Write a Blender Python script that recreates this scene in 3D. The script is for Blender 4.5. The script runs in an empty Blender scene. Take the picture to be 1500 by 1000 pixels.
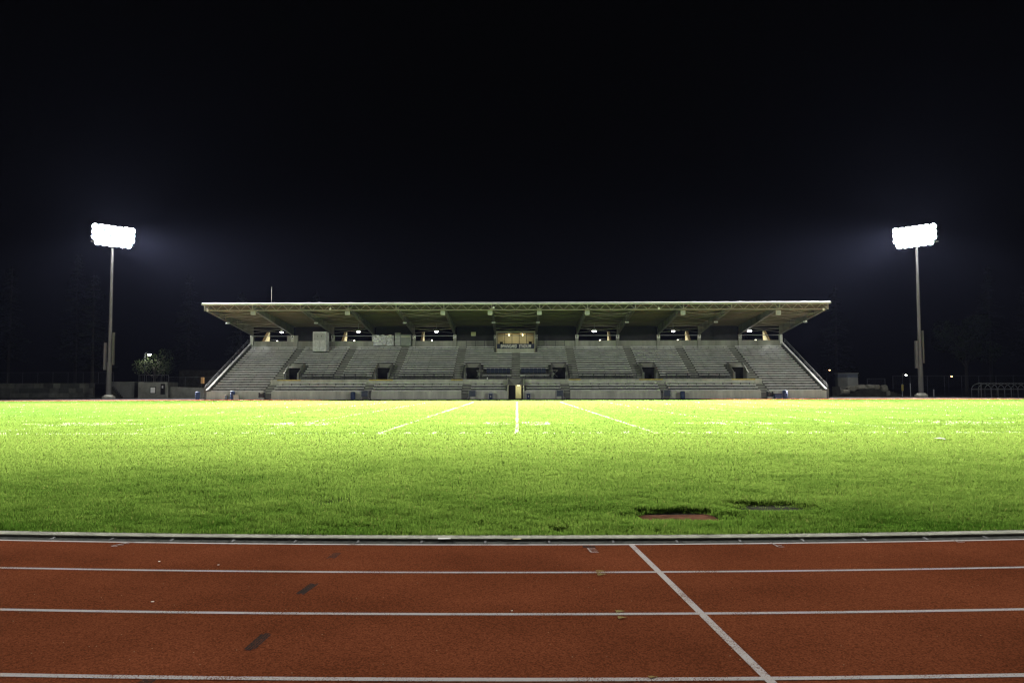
import bpy, math, random
import numpy as np
from mathutils import Vector, Matrix
random.seed(7)
rng = np.random.default_rng(11)
R = math.radians
sc = bpy.context.scene
COL = sc.collection

# ------------------------------------------------------------------ camera
CAM = Vector((0, 0, 1.5)); F = 1187.0
ROT = Matrix.Rotation(R(0.338), 3, 'Z') @ Matrix.Rotation(R(90 + 3.28), 3, 'X') @ Matrix.Rotation(R(-0.12), 3, 'Z')
cam_d = bpy.data.cameras.new('camera'); cam = bpy.data.objects.new('camera', cam_d); COL.objects.link(cam)
cam.matrix_world = Matrix.Translation(CAM) @ ROT.to_4x4()
cam_d.sensor_width = 36; cam_d.lens = F / 1500 * 36; cam_d.clip_start = 0.05; cam_d.clip_end = 3000
sc.camera = cam

def P(px, py, Y):
    """measured photo point -> world point on the vertical plane y = Y"""
    d = ROT @ Vector((px - 750, -(py - 500), -F))
    return CAM + d * (Y / d.y)
def G(px, py, z=0.0):
    """measured photo point -> world point on the level z"""
    d = ROT @ Vector((px - 750, -(py - 500), -F))
    return CAM + d * ((z - CAM.z) / d.z)

# ------------------------------------------------------------------ materials
def nodes(name):
    m = bpy.data.materials.new(name); m.use_nodes = True
    nt = m.node_tree; b = nt.nodes['Principled BSDF']
    return m, nt, b
def mat(name, c, rough=0.8, var=0.25, scale=1.5, metal=0.0, bump=0.0, bscale=30, streak=False, spec=0.3):
    m, nt, b = nodes(name); N = nt.nodes; L = nt.links
    b.inputs['Roughness'].default_value = rough; b.inputs['Metallic'].default_value = metal
    b.inputs['Specular IOR Level'].default_value = 0.0 if rough >= 1.0 else spec
    tc = N.new('ShaderNodeTexCoord'); mp = N.new('ShaderNodeMapping')
    L.new(tc.outputs['Object'], mp.inputs['Vector'])
    if streak: mp.inputs['Scale'].default_value = (1, 1, 0.18)
    n = N.new('ShaderNodeTexNoise'); n.inputs['Scale'].default_value = scale; n.inputs['Detail'].default_value = 6
    n.inputs['Roughness'].default_value = 0.65
    L.new(mp.outputs['Vector'], n.inputs['Vector'])
    r = N.new('ShaderNodeValToRGB'); r.color_ramp.elements[0].position = 0.32; r.color_ramp.elements[1].position = 0.68
    r.color_ramp.elements[0].color = tuple(x * (1 - var) for x in c) + (1,)
    r.color_ramp.elements[1].color = tuple(min(1, x * (1 + var)) for x in c) + (1,)
    L.new(n.outputs['Fac'], r.inputs['Fac']); L.new(r.outputs['Color'], b.inputs['Base Color'])
    if bump:
        n2 = N.new('ShaderNodeTexNoise'); n2.inputs['Scale'].default_value = bscale; n2.inputs['Detail'].default_value = 4
        L.new(tc.outputs['Object'], n2.inputs['Vector'])
        bp = N.new('ShaderNodeBump'); bp.inputs['Strength'].default_value = bump; bp.inputs['Distance'].default_value = 0.02
        L.new(n2.outputs['Fac'], bp.inputs['Height']); L.new(bp.outputs['Normal'], b.inputs['Normal'])
    return m
def emit(name, c, s):
    m, nt, b = nodes(name)
    b.inputs['Base Color'].default_value = (0.5, 0.5, 0.5, 1)
    b.inputs['Emission Color'].default_value = tuple(c) + (1,); b.inputs['Emission Strength'].default_value = s
    return m

M = dict(
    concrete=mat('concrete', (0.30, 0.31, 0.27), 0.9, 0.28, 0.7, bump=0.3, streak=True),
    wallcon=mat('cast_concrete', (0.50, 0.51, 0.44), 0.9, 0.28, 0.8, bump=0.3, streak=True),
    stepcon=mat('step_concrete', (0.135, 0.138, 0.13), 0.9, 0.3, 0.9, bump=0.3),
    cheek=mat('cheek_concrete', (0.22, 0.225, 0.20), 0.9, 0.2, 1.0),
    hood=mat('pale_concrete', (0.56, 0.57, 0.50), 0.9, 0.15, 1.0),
    bench=mat('brushed_aluminium', (0.58, 0.59, 0.58), 0.5, 0.22, 0.9, metal=0.2),
    bracket=mat('dark_bracket', (0.06, 0.06, 0.06), 0.6),
    steel=mat('painted_steel', (0.30, 0.28, 0.22), 0.6, 0.12, 0.6),
    beam=mat('grey_steel', (0.17, 0.17, 0.14), 0.6, 0.12, 0.6),
    soffit=mat('olive_soffit', (0.140, 0.124, 0.078), 0.8, 0.15, 0.4),
    fascia=mat('white_fascia', (0.53, 0.54, 0.55), 0.5, 0.12, 0.3),
    rail=mat('dark_rail', (0.035, 0.04, 0.05), 0.5),
    grail=mat('grey_rail', (0.075, 0.078, 0.082), 0.5),
    screen=mat('dark_screen', (0.018, 0.019, 0.02), 0.7),
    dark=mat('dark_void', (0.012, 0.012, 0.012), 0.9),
    yellow=mat('yellow_paint', (0.52, 0.42, 0.12), 0.8, 0.3, 2.0),
    navy=mat('navy_plastic', (0.022, 0.032, 0.065), 0.6),
    bluebin=mat('blue_plastic', (0.05, 0.075, 0.16), 0.5, 0.2, 2.0),
    gate=mat('slate_panel', (0.07, 0.085, 0.12), 0.6, 0.2, 1.5),
    white=mat('white_paint', (0.82, 0.82, 0.80), 0.6, 0.1, 2.0),
    offwhite=mat('offwhite', (0.55, 0.55, 0.48), 0.7, 0.15, 2.0),
    black=mat('black_letter', (0.02, 0.02, 0.02), 0.6),
    signnavy=mat('navy_board', (0.018, 0.026, 0.06), 0.5),
    galv=mat('galvanised', (0.40, 0.41, 0.42), 0.55, 0.15, 0.5, metal=0.3),
    hoopgrey=mat('hoop_steel', (0.15, 0.155, 0.16), 0.6),
    polep=mat('pole_steel', (0.20, 0.195, 0.195), 0.7, 0.12, 0.5, metal=0.1),
    foil=mat('silver_foil', (0.62, 0.64, 0.66), 0.28, 0.35, 2.5, metal=0.35, bump=1.0, bscale=3),
    boxsilver=mat('silver_wrap', (0.66, 0.69, 0.72), 0.6, 0.3, 2.0, metal=0.0),
    bandsilver=mat('band_silver', (0.62, 0.64, 0.66), 0.8, 0.3, 4.0, bump=0.8, bscale=5, spec=0.1),
    boxgrey=mat('grey_board', (0.42, 0.44, 0.45), 0.7, 0.15, 1.5),
    greendoor=mat('grey_green_door', (0.26, 0.29, 0.27), 0.7, 0.15, 1.5),
    cream=mat('cream_wall', (0.62, 0.57, 0.40), 0.8, 0.12, 1.0),
    brownedge=mat('brown_edge', (0.16, 0.11, 0.04), 0.8),
    block=mat('block_wall', (0.20, 0.205, 0.18), 0.9, 0.4, 0.5),
    siding=mat('pale_siding', (0.16, 0.168, 0.16), 0.8, 0.2, 0.6),
    bark=mat('bark', (0.022, 0.02, 0.017), 0.9, 0.35, 2.0),
    needles=mat('needles', (0.009, 0.013, 0.008), 0.8, 0.4, 0.6),
    leaves=mat('leaves', (0.019, 0.032, 0.009), 0.7, 0.4, 0.8),
    rock=mat('boulder_stone', (0.20, 0.195, 0.16), 0.9, 0.3, 1.5, bump=0.6, bscale=5),
    mulch=mat('mulch', (0.05, 0.05, 0.04), 1.0, 0.4, 1.0),
    asphalt=mat('asphalt', (0.055, 0.056, 0.056), 1.0, 0.3, 0.8),
    soil=mat('soil', (0.065, 0.098, 0.025), 1.0, 0.4, 3.0),
    clay=mat('clay_lid', (0.115, 0.056, 0.036), 1.0, 0.4, 5.0, bump=0.5),
    kerb=mat('kerb_concrete', (0.34, 0.34, 0.28), 1.0, 0.3, 6.0, bump=0.4, bscale=60),
    drain=mat('drain_metal', (0.125, 0.128, 0.118), 1.0, 0.35, 12.0),
    drainbar=mat('drain_bar', (0.11, 0.11, 0.10), 1.0, 0.3, 8.0),
    slot=mat('drain_slot', (0.015, 0.015, 0.015), 0.9),
    lens=emit('lamp_lens', (1.0, 0.99, 0.97), 700),
    hang=emit('hanging_lens', (1.0, 1.0, 0.95), 14),
    warm=emit('warm_lens', (1.0, 0.86, 0.55), 3),
    street=emit('street_lens', (1.0, 0.97, 0.8), 45),
    orange=emit('sodium_lens', (1.0, 0.55, 0.22), 14),
    paper=mat('paper', (0.75, 0.74, 0.68), 0.8, 0.1, 20.0),
    litwin=emit('lit_window', (1.0, 0.5, 0.10), 0.32),
    exitp=emit('dim_yellow_panel', (0.8, 0.75, 0.3), 0.07),
    winwall=mat('press_wall', (0.60, 0.58, 0.44), 0.8, 0.1, 1.0),
    ceil=mat('press_ceiling', (0.35, 0.27, 0.12), 0.8, 0.1, 1.0),
    redlit=emit('red_lens', (1.0, 0.25, 0.08), 0.05),
)
def glass():
    m, nt, b = nodes('window_glass')
    b.inputs['Base Color'].default_value = (1, 1, 1, 1); b.inputs['Roughness'].default_value = 0.02
    b.inputs['Transmission Weight'].default_value = 1.0; b.inputs['IOR'].default_value = 1.05
    return m
M['glass'] = glass()
def translucent_leafmat(name, attr):
    m = bpy.data.materials.new(name); m.use_nodes = True; nt = m.node_tree; N = nt.nodes; L = nt.links
    N.clear(); out = N.new('ShaderNodeOutputMaterial')
    a = N.new('ShaderNodeAttribute'); a.attribute_name = attr
    d = N.new('ShaderNodeBsdfDiffuse'); t = N.new('ShaderNodeBsdfTranslucent'); mx = N.new('ShaderNodeMixShader')
    mx.inputs[0].default_value = 0.48
    ge = N.new('ShaderNodeNewGeometry'); va = N.new('ShaderNodeVectorMath'); va.operation = 'ADD'; va.inputs[1].default_value = (0, 0, 0.8)   # shading normal leaned up so blades catch the light more evenly
    vn = N.new('ShaderNodeVectorMath'); vn.operation = 'NORMALIZE'; L.new(ge.outputs['Normal'], va.inputs[0]); L.new(va.outputs[0], vn.inputs[0])
    L.new(vn.outputs[0], d.inputs['Normal'])
    L.new(a.outputs['Color'], d.inputs['Color']); L.new(a.outputs['Color'], t.inputs['Color'])
    L.new(d.outputs[0], mx.inputs[1]); L.new(t.outputs[0], mx.inputs[2])
    L.new(mx.outputs[0], out.inputs['Surface'])
    return m
M['grass'] = translucent_leafmat('grass_blade', 'tint')

def track_mat():
    m, nt, b = nodes('red_track'); N = nt.nodes; L = nt.links
    b.inputs['Roughness'].default_value = 1.0; b.inputs['Specular IOR Level'].default_value = 0.0
    tc = N.new('ShaderNodeTexCoord')
    n1 = N.new('ShaderNodeTexNoise'); n1.inputs['Scale'].default_value = 0.8; n1.inputs['Detail'].default_value = 7
    n2 = N.new('ShaderNodeTexNoise'); n2.inputs['Scale'].default_value = 180; n2.inputs['Detail'].default_value = 3
    v = N.new('ShaderNodeTexVoronoi'); v.inputs['Scale'].default_value = 26; v.inputs['Randomness'].default_value = 1
    for n in (n1, n2, v): L.new(tc.outputs['Object'], n.inputs['Vector'])
    r1 = N.new('ShaderNodeValToRGB'); e = r1.color_ramp.elements
    e[0].position = 0.3; e[0].color = (0.102, 0.0305, 0.0145, 1); e[1].position = 0.7; e[1].color = (0.160, 0.048, 0.0225, 1)
    L.new(n1.outputs['Fac'], r1.inputs['Fac'])
    r2 = N.new('ShaderNodeValToRGB'); e = r2.color_ramp.elements
    e[0].position = 0.05; e[0].color = (0.62, 0.62, 0.62, 1); e[1].position = 0.95; e[1].color = (1.26, 1.25, 1.22, 1)
    v2 = N.new('ShaderNodeTexVoronoi'); v2.inputs['Scale'].default_value = 115; L.new(tc.outputs['Object'], v2.inputs['Vector'])
    s2 = N.new('ShaderNodeSeparateColor'); L.new(v2.outputs['Color'], s2.inputs[0]); L.new(s2.outputs[1], r2.inputs['Fac'])
    mu = N.new('ShaderNodeMix'); mu.data_type = 'RGBA'; mu.blend_type = 'MULTIPLY'; mu.inputs[0].default_value = 1
    L.new(r1.outputs['Color'], mu.inputs[6]); L.new(r2.outputs['Color'], mu.inputs[7])
    r3 = N.new('ShaderNodeValToRGB'); e = r3.color_ramp.elements
    e[0].position = 0.085; e[0].color = (1, 1, 1, 1); e[1].position = 0.10; e[1].color = (0, 0, 0, 1)
    L.new(v.outputs['Distance'], r3.inputs['Fac'])
    sep = N.new('ShaderNodeSeparateColor'); L.new(v.outputs['Color'], sep.inputs[0])
    th = N.new('ShaderNodeMath'); th.operation = 'GREATER_THAN'; th.inputs[1].default_value = 0.955; L.new(sep.outputs[0], th.inputs[0])
    ml = N.new('ShaderNodeMath'); ml.operation = 'MULTIPLY'; L.new(r3.outputs['Color'], ml.inputs[0]); L.new(th.outputs[0], ml.inputs[1])
    mx = N.new('ShaderNodeMix'); mx.data_type = 'RGBA'; L.new(ml.outputs[0], mx.inputs[0]); L.new(mu.outputs[2], mx.inputs[6])
    mx.inputs[7].default_value = (0.36, 0.27, 0.17, 1)
    L.new(mx.outputs[2], b.inputs['Base Color'])
    bp = N.new('ShaderNodeBump'); bp.inputs['Strength'].default_value = 0.55; bp.inputs['Distance'].default_value = 0.004
    L.new(n2.outputs['Fac'], bp.inputs['Height']); L.new(bp.outputs['Normal'], b.inputs['Normal'])
    return m
M['track'] = track_mat()
def paint_mat(name, c, wear=0.5, under=(0.13, 0.042, 0.022)):
    m, nt, b = nodes(name); N = nt.nodes; L = nt.links
    b.inputs['Roughness'].default_value = 1.0; b.inputs['Specular IOR Level'].default_value = 0.0
    tc = N.new('ShaderNodeTexCoord')
    n = N.new('ShaderNodeTexNoise'); n.inputs['Scale'].default_value = 110; n.inputs['Detail'].default_value = 3
    n2 = N.new('ShaderNodeTexNoise'); n2.inputs['Scale'].default_value = 2.2; n2.inputs['Detail'].default_value = 4
    L.new(tc.outputs['Object'], n.inputs['Vector']); L.new(tc.outputs['Object'], n2.inputs['Vector'])
    ad = N.new('ShaderNodeMath'); ad.operation = 'MULTIPLY_ADD'; ad.inputs[1].default_value = 0.5
    L.new(n2.outputs['Fac'], ad.inputs[0]); L.new(n.outputs['Fac'], ad.inputs[2])
    r = N.new('ShaderNodeValToRGB'); e = r.color_ramp.elements
    e[0].position = 0.42 + 0.3 * wear; e[0].color = under + (1,); e[1].position = 0.55 + 0.3 * wear; e[1].color = c + (1,)
    L.new(ad.outputs[0], r.inputs['Fac']); L.new(r.outputs['Color'], b.inputs['Base Color'])
    return m
M['line'] = paint_mat('white_line', (0.39, 0.36, 0.345), 0.52)
M['line_inner'] = paint_mat('inner_line', (0.55, 0.52, 0.50), 0.3)
M['rubber'] = paint_mat('dark_patch', (0.036, 0.028, 0.025), 0.56)
M['ymark'] = paint_mat('yellow_mark', (0.24, 0.20, 0.08), 0.6)
M['wmark'] = paint_mat('pale_mark', (0.36, 0.32, 0.30), 0.5)

# ------------------------------------------------------------------ mesh builder
def world_loc(o):
    v = Vector((0, 0, 0))
    while o: v += o.location; o = o.parent
    return v
class MB:
    def __init__(s): s.v = []; s.f = []; s.mi = []; s.cur = 0
    def add(s, vs, fs):
        k = len(s.v); s.v += [tuple(p) for p in vs]; s.f += [tuple(i + k for i in f) for f in fs]; s.mi += [s.cur] * len(fs); return s
    def box(s, x0, x1, y0, y1, z0, z1):
        return s.add([(x0, y0, z0), (x1, y0, z0), (x1, y1, z0), (x0, y1, z0), (x0, y0, z1), (x1, y0, z1), (x1, y1, z1), (x0, y1, z1)],
                     [(0, 3, 2, 1), (4, 5, 6, 7), (0, 1, 5, 4), (1, 2, 6, 5), (2, 3, 7, 6), (3, 0, 4, 7)])
    def cbox(s, c, d): return s.box(c[0] - d[0] / 2, c[0] + d[0] / 2, c[1] - d[1] / 2, c[1] + d[1] / 2, c[2] - d[2] / 2, c[2] + d[2] / 2)
    def frame(s, p, q):
        p, q = Vector(p), Vector(q); d = (q - p).normalized()
        u = d.cross(Vector((0, 0, 1)))
        if u.length < 1e-3: u = Vector((1, 0, 0))
        u.normalize(); return p, q, u, u.cross(d).normalized()
    def bar(s, p, q, w, h=None):
        h = h or w; p, q, u, n = s.frame(p, q)
        c = [(-w / 2, -h / 2), (w / 2, -h / 2), (w / 2, h / 2), (-w / 2, h / 2)]
        return s.add([p + u * a + n * b for a, b in c] + [q + u * a + n * b for a, b in c],
                     [(0, 1, 2, 3), (7, 6, 5, 4), (0, 4, 5, 1), (1, 5, 6, 2), (2, 6, 7, 3), (3, 7, 4, 0)])
    def tube(s, p, q, r, r2=None, n=8, caps=True):
        r2 = r if r2 is None else r2; p, q, u, w = s.frame(p, q)
        a = [2 * math.pi * i / n for i in range(n)]
        vs = [p + (u * math.cos(t) + w * math.sin(t)) * r for t in a] + [q + (u * math.cos(t) + w * math.sin(t)) * r2 for t in a]
        fs = [(i, (i + 1) % n, n + (i + 1) % n, n + i) for i in range(n)]
        if caps: fs += [tuple(range(n))[::-1], tuple(range(n, 2 * n))]
        return s.add(vs, fs)
    def path(s, pts, r, n=6):
        for a, b in zip(pts, pts[1:]): s.tube(a, b, r, n=n)
        return s
    def lathe(s, c, prof, n=16):
        vs = []; fs = []; m = len(prof)
        for r, z in prof: vs += [(c[0] + r * math.cos(2 * math.pi * i / n), c[1] + r * math.sin(2 * math.pi * i / n), c[2] + z) for i in range(n)]
        for k in range(m - 1): fs += [(k * n + i, k * n + (i + 1) % n, (k + 1) * n + (i + 1) % n, (k + 1) * n + i) for i in range(n)]
        fs += [tuple(range(n))[::-1], tuple(range((m - 1) * n, m * n))]
        return s.add(vs, fs)
    def prism(s, poly, ext):
        n = len(poly); e = Vector(ext); vs = [Vector(p) for p in poly]; vs = vs + [p + e for p in vs]
        return s.add(vs, [tuple(range(n))[::-1], tuple(range(n, 2 * n))] + [(i, (i + 1) % n, n + (i + 1) % n, n + i) for i in range(n)])
    def build(s, name, m, parent=None, at=None, smooth=False):
        o0 = world_loc(parent) if parent else Vector(at) if at is not None else Vector((0, 0, 0))
        me = bpy.data.meshes.new(name); me.from_pydata([(a - o0.x, b - o0.y, c - o0.z) for a, b, c in s.v], [], s.f)
        for x in (m if isinstance(m, (list, tuple)) else [m]): me.materials.append(M[x] if isinstance(x, str) else x)
        me.polygons.foreach_set('material_index', s.mi)
        if smooth: me.polygons.foreach_set('use_smooth', [True] * len(s.f))
        me.update()
        o = bpy.data.objects.new(name, me); COL.objects.link(o)
        if parent: o.parent = parent
        else: o.location = o0
        return o
def tag(o, label, cat, group=None):
    o['label'] = label; o['category'] = cat
    if group: o['group'] = group
    return o
def thing(name, label, cat, loc, group=None):
    o = bpy.data.objects.new(name, None); COL.objects.link(o); o.location = loc; o.empty_display_size = 0.3
    return tag(o, label, cat, group)
def setting(o): o['kind'] = 'structure'; return o
def copy_tree(o, parent=None):
    c = o.copy(); COL.objects.link(c)
    if parent: c.parent = parent
    for ch in o.children: copy_tree(ch, c)
    return c
def text_obj(name, body, size, m, loc, parent, bold=0.0, wide=1.0, rot=None, depth=0.01, shear=0.0):
    cu = bpy.data.curves.new('lettering', 'FONT'); cu.body = body; cu.size = size; cu.align_x = 'CENTER'; cu.align_y = 'CENTER'
    cu.offset = bold; cu.extrude = depth; cu.shear = shear
    t = bpy.data.objects.new('lettering_curve', cu); COL.objects.link(t)
    dg = bpy.context.evaluated_depsgraph_get(); me = bpy.data.meshes.new_from_object(t.evaluated_get(dg))
    bpy.data.objects.remove(t); bpy.data.curves.remove(cu)
    me.transform(Matrix.Diagonal((wide, 1, 1, 1)))
    me.transform((rot or Matrix.Rotation(R(90), 4, 'X')))
    me.materials.clear(); me.materials.append(M[m])
    o = bpy.data.objects.new(name, me); COL.objects.link(o)
    if parent: o.parent = parent; o.location = Vector(loc) - world_loc(parent)
    else: o.location = loc
    return o

# ------------------------------------------------------------------ ground, track, infield
B0 = 8.215; CB = 0.0103; XB = 7.0; XE = 45.0; YF = 99.0
def Yn(x):
    a = abs(x); return B0 + CB * a * a if a < XB else B0 + CB * XB * XB + 2 * CB * XB * (a - XB)
CY = (Yn(XE) + YF) / 2; CR = (YF - Yn(XE)) / 2
loop = []
for i in range(0, 181): x = -XE + 90 * i / 180; loop.append((x, Yn(x)))
for i in range(1, 60): a = -math.pi / 2 + math.pi * i / 60; loop.append((XE + CR * math.cos(a), CY + CR * math.sin(a)))
for i in range(0, 41): loop.append((XE - 90 * i / 40, YF))
for i in range(1, 60): a = math.pi / 2 + math.pi * i / 60; loop.append((-XE + CR * math.cos(a), CY + CR * math.sin(a)))
lp = np.array(loop); tg = np.roll(lp, -1, 0) - np.roll(lp, 1, 0); tg /= np.linalg.norm(tg, axis=1)[:, None]
nr = np.stack([tg[:, 1], -tg[:, 0]], 1)
def ring(mb, d0, d1, z, z1=None, part=None):
    n = len(lp); a = lp + nr * d0; b = lp + nr * d1; z1 = z if z1 is None else z1
    vs = [(p[0], p[1], z) for p in a] + [(p[0], p[1], z1) for p in b]
    fs = [(i, n + i, n + (i + 1) % n, (i + 1) % n) for i in range(n)]
    if part: fs = [f for f in fs if part(lp[f[0]])]
    return mb.add(vs, fs)
g = MB(); S = 1500
g.add([(-S, -S, -0.03), (S, -S, -0.03), (S, S, -0.03), (-S, S, -0.03)], [(0, 1, 2, 3)])
setting(g.build('ground', 'mulch'))
setting(MB().add([(-140, 95, -0.012), (140, 95, -0.012), (140, 150, -0.012), (-140, 150, -0.012)], [(0, 1, 2, 3)]).build('paved_apron', 'asphalt'))
setting(ring(MB(), 0.26, 10.4, 0.0).build('running_track', 'track'))
kb = MB(); ring(kb, -0.03, -0.0, -0.02, 0.026); ring(kb, 0.0, 0.165, 0.028); ring(kb, 0.165, 0.185, 0.028, 0.024); ring(kb, 0.185, 0.20, 0.024, 0.0)
setting(kb.build('kerb', 'kerb'))
dr = MB(); ring(dr, 0.195, 0.315, 0.016, 0.004)
dr.cur = 1
n = len(lp)
s_acc = 0.0                                                  # slots across the drain grate on the near side
for x in np.arange(-9, 9, 0.147):
    y = Yn(x); sl = 2 * CB * x
    dr.add([(x, y - 0.215, 0.0165), (x + 0.010, y - 0.215, 0.0165), (x + 0.020, y - 0.295, 0.0085), (x + 0.010, y - 0.295, 0.0085)], [(0, 3, 2, 1)])
dr.cur = 2
for x in np.arange(-9, 9, 0.62):
    y = Yn(x); dr.add([(x, y - 0.205, 0.0175), (x + 0.02, y - 0.205, 0.0175), (x + 0.02, y - 0.305, 0.0085), (x, y - 0.305, 0.0085)], [(0, 3, 2, 1)])
setting(dr.build('drain_channel', ['drain', 'drainbar', 'slot']))
for i, d in enumerate([0.345, 1.515, 2.735, 3.945, 5.165, 6.385, 7.605, 8.825, 10.045]):
    setting(ring(MB(), d - 0.025, d + 0.025, 0.0016).build('lane_line', 'line_inner' if i == 0 else 'line'))
def strip(mb, pts, w, z):
    for (a, b) in zip(pts, pts[1:]):
        a = Vector((a[0], a[1], z)); b = Vector((b[0], b[1], z)); d = (b - a).normalized(); u = Vector((d.y, -d.x, 0)) * w / 2
        mb.add([a - u, a + u, b + u, b - u], [(0, 1, 2, 3)])
    return mb
p0, p1 = G(925, 798), G(1131, 1000); d = (p1 - p0)
setting(strip(MB(), [p0, p1 + d * 0.9], 0.052, 0.0030).build('finish_line', 'line'))
# rubbed dark patches where old marks were blacked out
rb = MB()
for a, b, w in (((366, 950), (392, 927), 0.068), ((440, 869), (460, 855), 0.07), ((485, 817), (495, 809), 0.075), ((212, 1000), (222, 993), 0.07), ((583, 799), (588, 797), 0.12), ((862, 799), (864, 802), 0.12)):
    A_, B_ = G(*a), G(*b); D_ = (B_ - A_); U_ = Vector((D_.y, -D_.x, 0)).normalized()
    for q in range(4):
        o_ = U_ * w * ((q + .5) / 4 - .5); strip(rb, [A_ + o_ + D_ * random.uniform(-.10, .10), B_ + o_ + D_ * random.uniform(-.10, .10)], w / 4 * random.uniform(.8, 1.0), 0.0014)
setting(rb.build('dark_track_marking', 'rubber'))
ym = MB()
for x, y in ((878, 835.5), (880, 840), (907, 894), (910, 903), (955, 990)):
    a = G(x - 6, y - 1.6, 0.0042); b = G(x - 4, y + 2.4, 0.0042); c = G(x + 9, y, 0.0042); ym.add([a, b, c], [(0, 1, 2)])
setting(ym.build('yellow_track_marking', 'ymark'))
wm = MB()
for (x0, y0, x1, y1, dx) in ((163, 800, 190, 794, 9), (1128, 794, 1140, 801, 9), (1390, 789, 1404, 794, 9), (861, 803, 866, 809, 11), (513, 797, 518, 796.5, 4)):
    for k in range(4):
        x = x0 + (x1 - x0) * k / 3; y = y0 + (y1 - y0) * k / 3
        strip(wm, [G(x, y), G(x + dx, y)], 0.016, 0.0042)
    strip(wm, [G(x0, y0), G(x1, y1)], 0.016, 0.0048)
setting(wm.build('white_track_marking', 'wmark'))

# the infield sheet, with the two pits, a small hole and a worn patch sunk in it
PITS = []
def pit(px0, px1, pyn, pyf, dep, soft):
    a = G(px0, pyn, -dep * 0.6); b = G(px1, pyf, -dep * 0.6); PITS.append(((a.x + b.x) / 2, (a.y + b.y) / 2 , (b.x - a.x) / 2, abs(b.y - a.y) / 2 , dep, soft))
pit(947, 1033, 763, 750.5, 0.048, 0.12)
pit(1098, 1150, 748, 740.5, 0.05, 0.28)
pit(814, 826, 782, 777, 0.03, 0.10)
def smooth(t): t = np.clip(t, 0, 1); return t * t * (3 - 2 * t)
def sink(x, y):
    z = np.zeros_like(x)
    for cx, cy, hx, hy, dep, soft in PITS:
        q = np.maximum((np.abs(x - cx) - hx) / soft, (np.abs(y - cy) - hy) / soft)
        q = np.hypot(np.maximum(np.abs(x - cx) - hx, 0), np.maximum(np.abs(y - cy) - hy, 0)) / soft
        z = np.minimum(z, -dep * (1 - smooth(q)))
    return z
LZ = -0.006
xs = np.unique(np.round(np.concatenate([np.linspace(-86, 86, 130), np.arange(0.0, 5.0, 0.045)]), 4))
ts = np.concatenate([np.arange(0, 3.2, 0.05), np.geomspace(3.2, 95, 50)[1:]])
lv = []; 
for x in xs:
    if abs(x) <= XE: y0, y1 = Yn(x), YF
    else:
        h = math.sqrt(max(CR * CR - (abs(x) - XE) ** 2, 0)); y0, y1 = CY - h, CY + h
    ty = ts / 95.0 if (y1 - y0) < 80 else None
    ys = y0 + (ts / ts[-1]) * (y1 - y0) if ty is not None else np.concatenate([y0 + ts[:64], y0 + 3.2 + (ts[64:] - 3.2) / (95 - 3.2) * (y1 - y0 - 3.2)])
    lv.append(np.stack([np.full_like(ys, x), ys, np.zeros_like(ys)], 1))
lv = np.array(lv); lv[:, :, 2] = LZ + sink(lv[:, :, 0], lv[:, :, 1])
nx, ny = lv.shape[:2]
mb = MB(); mb.v = [tuple(p) for p in lv.reshape(-1, 3)]
mb.f = [(i * ny + j, (i + 1) * ny + j, (i + 1) * ny + j + 1, i * ny + j + 1) for i in range(nx - 1) for j in range(ny - 1)]
mb.mi = [0] * len(mb.f)
setting(mb.build('lawn_soil', 'soil', smooth=True))
# clay-red lid at the bottom of the first pit, grey-brown soil in the other
cx, cy, hx, hy, dep, soft = PITS[0]
cl = MB(); cl.prism([(cx - hx - .05, cy - hy - .10, LZ - dep + .004), (cx + hx + .03, cy - hy - .06, LZ - dep + .004), (cx + hx + .01, cy + hy * .38, LZ - dep + .004), (cx - hx - .05, cy + hy * .20, LZ - dep + .004)], (0, 0, dep - .018))
tag(cl.build('pit_lid', 'clay', at=(cx, cy, LZ - dep)), 'flat brick-red lid at the bottom of the sunken pit in the grass', 'lid')

# ------------------------------------------------------------------ grass blades (uncountable) and the chalked ones
def vnoise(x, y, s, seed):
    r = np.random.default_rng(seed).random((256, 256)); X = x / s; Y = y / s
    xi = np.floor(X).astype(int); yi = np.floor(Y).astype(int); fx = X - xi; fy = Y - yi
    fx = fx * fx * (3 - 2 * fx); fy = fy * fy * (3 - 2 * fy)
    a = r[xi % 256, yi % 256]; b = r[(xi + 1) % 256, yi % 256]; c = r[xi % 256, (yi + 1) % 256]; d_ = r[(xi + 1) % 256, (yi + 1) % 256]
    return (a * (1 - fx) + b * fx) * (1 - fy) + (c * (1 - fx) + d_ * fx) * fy
YN_V = np.vectorize(Yn)
SL = 26.7; YD = 4.572
def stroke(x, y, pts, w):
    m = np.zeros(len(x), bool)
    for (ax, ay), (bx, by) in zip(pts, pts[1:]):
        dx, dy = bx - ax, by - ay; t = np.clip(((x - ax) * dx + (y - ay) * dy) / (dx * dx + dy * dy), 0, 1)
        m |= np.hypot(x - ax - t * dx, y - ay - t * dy) < w / 2
    return m
FIVE = [(1, 1), (0, 1), (0, .55), (.7, .6), (1, .4), (.9, .1), (.4, 0), (0, .1)]
FOUR = [(.75, 0), (.75, 1), (0, .35), (1, .35)]
THREE = [(0, .9), (.5, 1), (1, .8), (.5, .55), (1, .25), (.5, 0), (0, .1)]
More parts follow.
